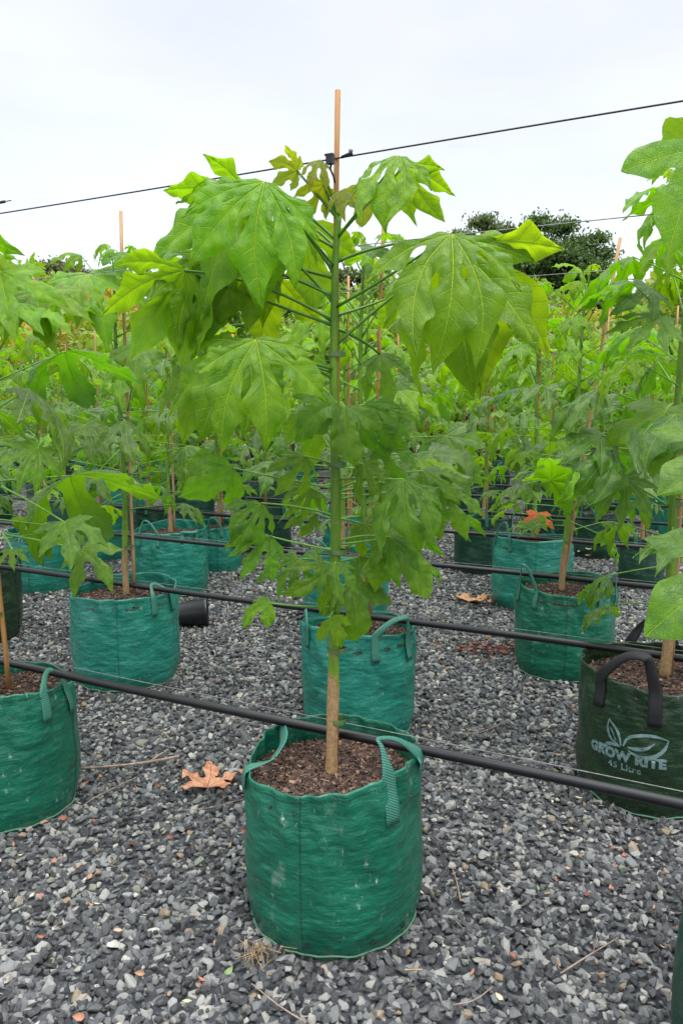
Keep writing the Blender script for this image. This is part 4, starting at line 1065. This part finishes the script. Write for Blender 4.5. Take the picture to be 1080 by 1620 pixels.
# ================================================================= pipes, wires
def row_point(px, py, z): return pZ(px, py, z)
def line_obj(name, P, rad, mat, label, cat, group, sag=0, half=(-9, 9), n=60, sides=10):
    P = Vector(P); pts = []
    for k in range(n + 1):
        s = half[0] + (half[1] - half[0]) * k / n
        pts.append(P + Vector((ux * s, uy * s, sag * (math.sin(s * 2.7) * .5 + math.sin(s * 1.1)))))
    mb = MB(); mb.tube(pts, rad, sides); return link(name, mb.mesh(name, M[mat]), None, label, cat, group)
ordn = ['first', 'second', 'third', 'fourth', 'fifth', 'sixth', 'seventh', 'eighth', 'ninth', 'tenth']
pipe_px = [(800, 1216, .44), (800, 1005, .44), (820, 908, .44), (850, 853, .44)]
pipeP = [pZ(*q) for q in pipe_px]
pipeY0 = [p.y - (p.x / ux) * uy for p in pipeP]
for k in range(4, 9): pipeY0.append(pipeY0[3] + 1.15 * (k - 3))
whs = []
for k, y0 in enumerate(pipeY0):
    P = Vector((0, y0, .44))
    hf = (-(y0 * .5 + 1.6) * 1.3, min(y0 * .5 + 2.0, (y0 - .35) / .463) if True else 0)
    lab = ['thick black irrigation pipe nearest the camera, crossing in front of the olive bag', 'black irrigation pipe of the second row, behind the front centre tree',
           'black irrigation pipe of the third row, behind the leaning sapling stake', 'black irrigation pipe of the fourth row, in front of the dark green bags at right'][k] if k < 4 else 'thin looking black irrigation pipe among the far rows, %s behind the fourth row pipe' % ['', '', '', '', 'first', 'second', 'third', 'fourth', 'fifth'][k]
    line_obj('irrigation_pipe', P, .0125 if k < 4 else .011, 'black', lab, 'pipe', 'black irrigation pipes' if k < 4 else 'far irrigation pipes', .004, hf)
    if k < 4: line_obj('guide_wire', P + Vector((.01, .02, .0185)), .0013, 'wire', 'thin pale wire running along the %s irrigation pipe' % ordn[k], 'wire', 'pipe wires', .003, hf, sides=5)
# high support wires
wire_px = [(800, 202, 1.845), (870, 357, 2.86), (930, 431, 3.95)]
wy0 = [hero_loc.y + .02 - (.0) ]
def wire_point(px, py, k): return pY(px, py, [None][0] or 1)
WZ = 1.80
for k in range(9):
    if k == 0:
        P = pY(541, 249, 1.852)
    elif k == 1: P = pZ(870, 357, WZ)
    elif k == 2: P = pZ(930, 431, WZ - .02)
    else:
        P = pZ(930, 431, WZ - .02); P = Vector((P.x, P.y + 1.15 * (k - 2), P.z))
    y0 = P.y - P.x / ux * uy; P = Vector((0, y0, P.z)); hf = (-(y0 * .5 + 2.2) * 1.3, min(y0 * .5 + 2.4, (y0 - .3) / .463))
    lab = ['dark support wire clipped to the tall centre stake, high across the sky', 'support wire of the second row, passing behind the large right leaves',
           'support wire of the third row, clipped to the leaning stake'][k] if k < 3 else 'faint support wire over the far rows, %s behind the one clipped to the leaning stake' % ['', '', '', 'first', 'second', 'third', 'fourth', 'fifth', 'sixth'][k]
    line_obj('support_wire', P, .0016 if k else .0019, 'wire_dark' if k in (0, ) else 'wire', lab, 'wire', 'high support wires' if k < 3 else 'far support wires', .002, hf, sides=6)
# upper left end of another wire, tied off with a knot
mb = MB(); A = pY(18, 317, 2.3); Bq = pY(-160, 350, 2.6); mb.tube([Bq, Bq.lerp(A, .5), A], .0014, 6); mb.tube([A.lerp(Bq, .05), A.lerp(Bq, .12)], .004, 6)
link('wire_end', mb.mesh('wire_end', M['wire_dark']), None, 'short dark wire end with a knot at the upper left edge', 'wire')
# black clip at the centre stake
def clip(P, label, s=1.0):
    d = Vector((ux, uy, 0)); sd2 = d.cross(Vector((0, 0, 1)))
    root = link_empty('wire_clip', P, label, 'black wire clips', 'clip')
    Rm = Matrix.Rotation(R(-27.6), 3, 'Z'); m1 = MB()
    m1.box((-.016 * s, -.012 * s, -.002), (.016 * s, .014 * s, .018 * s), Rm); m1.box(Vector((-.018 * s, -.014 * s, .008 * s)), (.02 * s, .01 * s, .004 * s), Rm)
    link('clip_body', m1.mesh('clip_body', M['pot'], False), root)
    m2 = MB(); m2.tube([d * .010 * s + Vector((0, -.012, .002)), d * .030 * s + Vector((0, -.010, .008)), d * .036 * s + Vector((0, -.004, .006))], .0035 * s, 8); m2.tube([d * .03 * s + Vector((0, -.008, .003)), d * .033 * s + Vector((0, -.008, .016))], .0045 * s, 8)
    link('hook', m2.mesh('hook', M['pot']), root)
    m3 = MB(); m3.tube([Vector((-.014 * s, -.01, -.008)), Vector((-.016 * s, -.012, -.022)), Vector((-.009 * s, -.010, -.036)), Vector((-.006 * s, -.008, -.05))], .0024 * s, 6)
    link('tail', m3.mesh('tail', M['pot']), root)
clip(pY(534, 254, 1.845), 'black plastic clip holding the high wire to the tall centre stake')
clip(pY(920, 432, 3.7), 'small black clip holding the wire to the leaning right stake', 1.2)
clip(pY(818, 442, 4.6), 'small black wire clip left of the leaning stake, in front of the pines', 1.3)

# ================================================================= things on the gravel
# fallen black pot
def fallen_pot():
    loc, _ = place(311, 990, 60); root = link_empty('nursery_pot', (loc.x, loc.y - .12, .078), 'empty black plastic pot lying on its side behind the green bag', None, 'pot')
    mb = MB(); V = []; Fc = []; n = 40; prof = [(0, .0), (.062, .0), (.066, .004), (.078, .15), (.083, .152), (.084, .166), (.080, .168), (.076, .150), (.063, .008), (0, .008)]
    for (r, h) in prof:
        for i in range(n): a = 2 * PI * i / n; V.append((h - .08, r * math.cos(a), r * math.sin(a)))
    for j in range(len(prof) - 1):
        for i in range(n): a, b = j * n + i, j * n + (i + 1) % n; Fc.append((a, b, b + n, a + n))
    p = link('pot_wall', mesh('pot_wall', V, Fc, True, None, [M['pot']]), root); 
    root.rotation_euler = (0, R(-4), R(8))
fallen_pot()

def ground_leaf(px, py, tx, ty, kind, mat, label, seed, size=None, k=.35, z=.022, name='fallen_leaf', roll=0, cat='fallen leaf'):
    J = pZ(px, py, z); T = pZ(tx, ty, z); ch = T - J
    lm, tip = leaf_mesh('fallen_leaf', dict(B=BROAD, P=PALM, T=LOBE3, D=DEEP)[kind], seed, M[mat], nb=6, nt_=12, nv=4, a0=-.25, k=k, hang=.5, twist=1.2, wav=.05)
    o = link(name, lm, None, label, cat); o.matrix_basis = leaf_matrix(J, ch, Matrix.Rotation(roll, 3, ch.normalized()) @ Vector((0, 0, 1)), ch.length / tip.length, tip)
    return o
ground_leaf(328, 1246, 328, 1204, 'P', 'leaf_dry', 'large dry brown lobed leaf lying on the gravel left of the front bag', 31)
ground_leaf(742, 952, 770, 940, 'P', 'leaf_dry', 'small dry leaf on the gravel right of the second row', 32)
def twig(pts, r0, r1, label, mat='twig', side=0, z=.03):
    P = [pZ(x, y, z + .006 * math.sin(i * 2.1)) for i, (x, y) in enumerate(pts)]; P = spline(P, 14); mb = MB()
    mb.tube(P, [r0 + (r1 - r0) * i / 14 for i in range(15)], 6)
    if side:
        q = P[8]; mb.tube([q, q + Vector((.02, .03, .008)), q + Vector((.03, .07, .0))], r1 * .8, 5)
    return link('twig', mb.mesh('twig', M[mat]), None, label, 'twig')
twig([(128, 1216), (200, 1210), (250, 1203), (284, 1196)], .0038, .0055, 'thick pale twig lying left of the large brown leaf', side=1)
twig([(122, 1282), (150, 1262), (190, 1242), (216, 1230)], .0012, .0022, 'thin reddish twig beside the left green bag')
twig([(275, 1282), (330, 1278), (385, 1264)], .0012, .0010, 'thin grey twig below the large brown leaf', side=1)
twig([(886, 1540), (930, 1512), (976, 1484)], .0022, .0014, 'straight pale twig on the gravel at the lower right', side=1)
twig([(716, 1590), (750, 1582), (778, 1562)], .0016, .0012, 'short pale twig near the bottom edge right of centre')
twig([(720, 1160), (760, 1158), (806, 1138)], .0022, .0012, 'curved brown twig between the front bag and the olive bag')
twig([(398, 1556), (440, 1590), (484, 1618)], .0012, .0018, 'thin brown twig at the bottom edge below the front bag')
twig([(714, 1370), (722, 1395), (728, 1425)], .0014, .0018, 'reddish twig pointing down right of the front bag')
twig([(640, 1534), (668, 1534)], .0018, .0018, 'short straw coloured stick right below the front bag', 'straw')
# dead grass tuft at the foot of the front bag
mb = MB(); rg2 = random.Random(4); o0 = pZ(402, 1515, .01)
for _ in range(34):
    a = rg2.uniform(0, 6.28); q = o0 + Vector((rg2.gauss(0, .018), rg2.gauss(0, .015), 0)); ln_ = rg2.uniform(.015, .05)
    q2 = q + Vector((math.cos(a) * ln_ * .5, math.sin(a) * ln_ * .5, ln_ * .7)); q3 = q2 + Vector((rg2.gauss(0, .02), rg2.gauss(0, .02), rg2.uniform(-.02, .01)))
    mb.tube([q, q2, q3], .0007, 4, False)
link('grass_tuft', mb.mesh('grass_tuft', M['straw']), None, 'dry straw coloured grass tuft at the foot of the front bag', 'grass tuft')
# litter
def litter_mat():
    m, n, l, p = newmat('leaf_litter'); uv = n.new('ShaderNodeUVMap'); sx = n.new('ShaderNodeSeparateXYZ'); l.new(uv.outputs[0], sx.inputs[0])
    r = ramp(n, [(0, (0.18, 0.05, 0.03)), (.25, (0.34, 0.10, 0.05)), (.5, (0.36, 0.21, 0.12)), (.75, (0.52, 0.40, 0.28)), (.9, (0.60, 0.52, 0.38)), (1, (0.12, 0.22, 0.07))])
    l.new(sx.outputs[0], r.inputs[0]); l.new(r.outputs[0], p.inputs['Base Color']); p.inputs['Roughness'].default_value = .7; return m
M['litter'] = litter_mat()
def bits(name, pos, size, label, cat=None, kind=None, tint=(0, 1), seed=1, zr=(.012, .026)):
    r_ = random.Random(seed); V, Fc, U = [], [], []
    for (x, y) in pos:
        s = size * r_.uniform(.4, 1.5); Rm = Matrix.Rotation(r_.uniform(0, 6.28), 3, 'Z') @ Matrix.Rotation(r_.gauss(0, .5), 3, 'X'); cc = Vector((x, y, r_.uniform(*zr))); b0 = len(V); tt = r_.uniform(*tint)
        wd = r_.uniform(.25, .6); cu = r_.uniform(-.3, .6)
        for a in (-1, -.4, .3, 1):
            hw = wd * (1 - abs(a) ** 1.5) + .05
            for b in (-1, 0, 1): V.append(cc + Rm @ Vector((a * s, b * hw * s, (a * a * cu + abs(b) * .25) * s)))
        U += [(tt, 0)] * 12
        for i in range(3):
            for j in range(2): q = b0 + i * 3 + j; Fc.append((q, q + 3, q + 4, q + 1))
    return link(name, mesh(name, V, Fc, True, U, [M['litter']]), None, label, cat, None, kind)
rg3 = random.Random(9); pos = []
while len(pos) < 520:
    y = 1 + 8 * rg3.random() ** 1.3; x = rg3.uniform(-.48, .48) * y; pos.append((x, y))
bits('leaf_litter', pos, .0095, 'small red and tan leaf scraps scattered over the gravel', None, 'stuff', seed=3)
def pile(px, py, n, rx, ry, size, label, tint, seed, zr=(.015, .05), name='leaf_pile'):
    P = pZ(px, py, .02); r_ = random.Random(seed); return bits(name, [(P.x + r_.gauss(0, rx), P.y + r_.gauss(0, ry)) for _ in range(n)], size, label, 'leaf pile', None, tint, seed, zr)
pile(768, 1030, 60, .09, .07, .018, 'scattered red shredded leaves on the gravel left of the olive bag', (0, .22), 21)
pile(936, 876, 140, .12, .10, .026, 'pile of pale yellow dry leaves behind the leaning sapling bag', (.78, .92), 22, (.02, .10))
pile(482, 780, 120, .16, .14, .04, 'pile of orange brown leaves in the far aisle left of centre', (.2, .55), 23, (.02, .16))
pile(300, 805, 60, .16, .14, .04, 'small heap of tan leaves in the far aisle behind the looped handle', (.4, .8), 24, (.02, .12))
mb = MB(); mb.tube([pY(1048, 1041, 2.55), pY(1054, 1039, 2.55), pY(1056, 1043, 2.55)], .004, 8)
link('plant_label', mb.mesh('plant_label', M['pink']), gr)

# ================================================================= background planting
def foliage_mat(name, a, b, tr, tw=.25):
    m, n, l, p = newmat(name); uv = n.new('ShaderNodeUVMap'); sx = n.new('ShaderNodeSeparateXYZ'); l.new(uv.outputs[0], sx.inputs[0]); oi = n.new('ShaderNodeObjectInfo')
    c_ = mixc(n, l, sx.outputs[0], a, b); hv = n.new('ShaderNodeHueSaturation'); l.new(c_, hv.inputs['Color']); l.new(math_(n, l, 'MULTIPLY_ADD', oi.outputs['Random'], .05, .47), hv.inputs['Hue'])
    l.new(hv.outputs[0], p.inputs['Base Color']); p.inputs['Roughness'].default_value = .5
    t_ = n.new('ShaderNodeBsdfTranslucent'); t_.inputs['Color'].default_value = (*tr, 1); mx = n.new('ShaderNodeMixShader'); mx.inputs[0].default_value = tw
    l.new(p.outputs[0], mx.inputs[1]); l.new(t_.outputs[0], mx.inputs[2]); l.new(mx.outputs[0], n['Material Output'].inputs[0]); return m
M['f_lime'] = foliage_mat('shrub_lime', (0.08, 0.17, 0.012), (0.26, 0.38, 0.02), (.45, .66, .03), .25)
M['f_green'] = foliage_mat('shrub_green', (0.04, 0.11, 0.010), (0.12, 0.25, 0.02), (.34, .58, .03), .25)
M['f_gold'] = foliage_mat('shrub_gold', (0.30, 0.24, 0.02), (0.55, 0.42, 0.04), (.6, .5, .05), .3)
M['f_pine'] = foliage_mat('pine_needles', (0.028, 0.060, 0.016), (0.085, 0.135, 0.032), (.16, .28, .04), .2)
M['f_olive'] = foliage_mat('olive_foliage', (0.06, 0.075, 0.02), (0.15, 0.15, 0.05), (.2, .2, .05), .15)
M['f_dark'] = foliage_mat('dark_foliage', (0.035, 0.075, 0.02), (0.08, 0.14, 0.035), (.14, .26, .04), .2)
def leaf_cloud(seed, clumps, per, leaf, elong=2.2, airy=False):
    """clumps = [(centre, radii)]; small folded leaves spread through each clump, denser outside"""
    rs = np.random.RandomState(seed); Vs = []; Us = []
    for (c0, rad) in clumps:
        n = per; d = rs.normal(size=(n, 3)); d /= np.linalg.norm(d, axis=1)[:, None]
        q = np.array(c0) + d * np.array(rad) * (rs.uniform(.25, 1.0, (n, 1)) ** .5) * rs.uniform(.85, 1.12, (n, 1))
        if airy: q = np.array(c0) + d * np.array(rad) * np.abs(rs.normal(0, .75, (n, 1)))
        u = rs.normal(size=(n, 3)) + d * .5; u /= np.linalg.norm(u, axis=1)[:, None]; v = np.cross(u, rs.normal(size=(n, 3)) + [0, 0, .01]); v /= np.linalg.norm(v, axis=1)[:, None]
        s = leaf * rs.uniform(.6, 1.4, (n, 1))
        tt = np.repeat(rs.uniform(0, 1, n) * .6 + .4 * rs.uniform(0, 1), 4)
        Vs.append(np.stack([q - u * s * elong / 2, q + v * s / 2, q + u * s * elong / 2, q - v * s / 2], 1).reshape(-1, 3)); Us.append(tt)
    V = np.concatenate(Vs); U = np.concatenate(Us); k = len(V) // 4
    m = bpy.data.meshes.new('foliage'); m.vertices.add(len(V)); m.vertices.foreach_set('co', V.astype(np.float32).ravel())
    m.loops.add(k * 4); m.loops.foreach_set('vertex_index', np.arange(k * 4, dtype=np.int32)); m.polygons.add(k)
    m.polygons.foreach_set('loop_start', np.arange(0, k * 4, 4, dtype=np.int32)); m.update(calc_edges=True)
    ul = m.uv_layers.new(name='UVMap'); ul.data.foreach_set('uv', np.stack([U, np.zeros_like(U)], 1).astype(np.float32).ravel())
    return m
def shrub(name, loc, h, wd, mat, label, group, seed, leaf=.05, nc=26, per=160, cat='shrub', data=None):
    r_ = random.Random(seed); root = link_empty(name, loc, label, group, cat); st = MB(); cl = []
    for _ in range(nc):
        a = r_.uniform(0, 6.28); rr_ = wd * .5 * math.sqrt(r_.random()); z = h * r_.uniform(.22, .95); rr_ *= (1 - (z / h) ** 3 * .6)
        c0 = (rr_ * math.cos(a), rr_ * math.sin(a), z); s_ = h * r_.uniform(.09, .16); cl.append((c0, (s_, s_, s_ * .8)))
    for c0, _ in cl[::3]: st.tube([(0, 0, 0), (c0[0] * .3, c0[1] * .3, c0[2] * .5), c0], [.02, .014, .006], 5, False)
    link('stem', st.mesh('stem', M['bark_far']), root); link('foliage', leaf_cloud(seed, cl, per, leaf), root, mat=M[mat], kind='stuff')
    return root
sh = []
specs = [('f_lime', 'lime green shrub'), ('f_green', 'mid green shrub'), ('f_gold', 'golden flowered shrub'), ('f_lime', 'pale bushy shrub')]
protoS = [shrub('shrub', (0, 0, 0), 2.6, 1.9, 'f_lime', 'x', 'lime and green shrubs behind the tree rows', 201),
          shrub('shrub', (0, 0, 0), 2.4, 2.0, 'f_green', 'x', 'lime and green shrubs behind the tree rows', 202),
          shrub('shrub', (0, 0, 0), 2.5, 1.7, 'f_gold', 'x', 'lime and green shrubs behind the tree rows', 203, per=110)]
index_kids(); usedS = set()
rg4 = random.Random(31)
for row, yb in enumerate((14.8, 16.6, 19.5)):
    nn_ = int(yb * 1.05 / 1.7) + 1
    for i in range(nn_):
        X = (i - (nn_ - 1) / 2) * 1.75 + rg4.uniform(-.3, .3); k = rg4.choice([0, 0, 1, 1, 2] if row < 2 else [0, 1, 1])
        t = protoS[k]
        o = t if k not in usedS else copy_tree(t); usedS.add(k)
        s_ = rg4.uniform(1.1, 1.45) + row * .16; o.location = (X, yb + rg4.uniform(-.5, .5), 0); o.scale = (s_, s_, s_); o.rotation_euler = (0, 0, rg4.uniform(0, 6.28))
        o['label'] = ['leafy lime green shrub in the belt behind the tree rows', 'leafy mid green shrub in the belt behind the tree rows', 'golden yellow shrub in the belt behind the tree rows'][k]
        o['group'] = ['lime shrubs in the belt', 'mid green shrubs in the belt', 'golden shrubs in the belt'][k]
def big_tree(name, px, ytop, Y, wpx, mat, label, seed, kind='pine', cat='tree', nc=60, per=420, leaf=.16, elong=2.2):
    top = pY(px, ytop, Y).z; wd = wpx / F * Y; X = pY(px, 600, Y).x; r_ = random.Random(seed)
    root = link_empty(name, (X, Y, 0), label, None, cat); st = MB(); cl = []
    trunk_top = top * .78
    st.tube(spline([(0, 0, 0), (.15, 0, top * .3), (-.1, 0, top * .55), (0, 0, trunk_top)], 10), [top * .028 * (1 - .07 * i) for i in range(11)], 8)
    link('trunk', st.mesh('trunk', M['bark_far']), root); lb = MB()
    r_.random(); ch = top * (.62 if kind == 'pine' else .75); zc = top - ch / 2
    for _ in range(nc):
        a = r_.uniform(0, 6.28); el = math.asin(r_.uniform(-.8, 1)); q = r_.uniform(.55, .9)
        q *= .80 + .42 * (.5 + noise.noise((math.cos(a) * 1.8 + seed, math.sin(a) * 1.8, math.sin(el) * 1.8)))
        c0 = Vector((math.cos(a) * math.cos(el) * wd / 2 * q, math.sin(a) * math.cos(el) * wd / 2 * q, zc + math.sin(el) * ch / 2 * q)); s_ = wd * r_.uniform(.07, .14)
        cl.append((tuple(c0), (s_, s_, s_ * .55)))
        if _ % 2 == 0:
            b = Vector((0, 0, min(trunk_top, max(top * .3, c0.z - wd * .22)))); lb.tube([b, b.lerp(c0, .6) + Vector((0, 0, -.1)), c0], [top * .010, top * .006, top * .002], 5, False)
    link('limb', lb.mesh('limb', M['bark_far']), root); link('crown', leaf_cloud(seed, cl, per, leaf, elong, True), root, mat=M[mat], kind='stuff')
    return root
big_tree('pine_tree', 872, 346, 42, 165, 'f_pine', 'tall dark pine with a broad rounded crown at the right', 301, nc=170, per=600, leaf=.10)
big_tree('pine_tree', 765, 352, 44, 165, 'f_pine', 'dark pine partly hidden behind the large right leaves', 302, nc=130, per=500, leaf=.10)
big_tree('pine_tree', 700, 392, 50, 110, 'f_pine', 'dark pine furthest left of the right hand clump', 303, nc=50, leaf=.085)
big_tree('pine_tree', 560, 400, 55, 120, 'f_pine', 'small looking dark pine seen beside the top of the centre stem', 304, nc=50, leaf=.16)
big_tree('evergreen_tree', 240, 398, 48, 110, 'f_dark', 'dark green evergreen behind the left stake', 305, 'r', nc=50, leaf=.085)
big_tree('evergreen_tree', 165, 404, 50, 80, 'f_dark', 'low dark evergreen between the left stake and the olive brown tree', 306, 'r', nc=40, leaf=.085)
big_tree('bushy_tree', 98, 392, 36, 150, 'f_olive', 'bushy olive brown tree with bare twigs at the left', 307, 'r', nc=60, leaf=.10, per=300)
big_tree('bushy_tree', 15, 396, 38, 110, 'f_olive', 'olive tree at the left photo edge', 308, 'r', nc=50, leaf=.10, per=300)
big_tree('bushy_tree', 345, 440, 44, 130, 'f_dark', 'dark bushy tree behind the left leaves of the centre tree', 309, 'r', nc=50, leaf=.14)
big_tree('bushy_tree', 460, 425, 52, 130, 'f_dark', 'dark bushy tree behind the centre stem', 310, 'r', nc=50, leaf=.14)
big_tree('bushy_tree', 980, 470, 44, 160, 'f_green', 'green bushy tree right of the tall pine', 311, 'r', nc=50, leaf=.14)
big_tree('bushy_tree', 1085, 455, 46, 150, 'f_dark', 'dark bushy tree at the right photo edge', 312, 'r', nc=50, leaf=.14)
big_tree('bushy_tree', 640, 455, 48, 150, 'f_green', 'green bushy tree between the centre stem and the right pines', 313, 'r', nc=50, leaf=.14)
print('objects', len(bpy.data.objects))
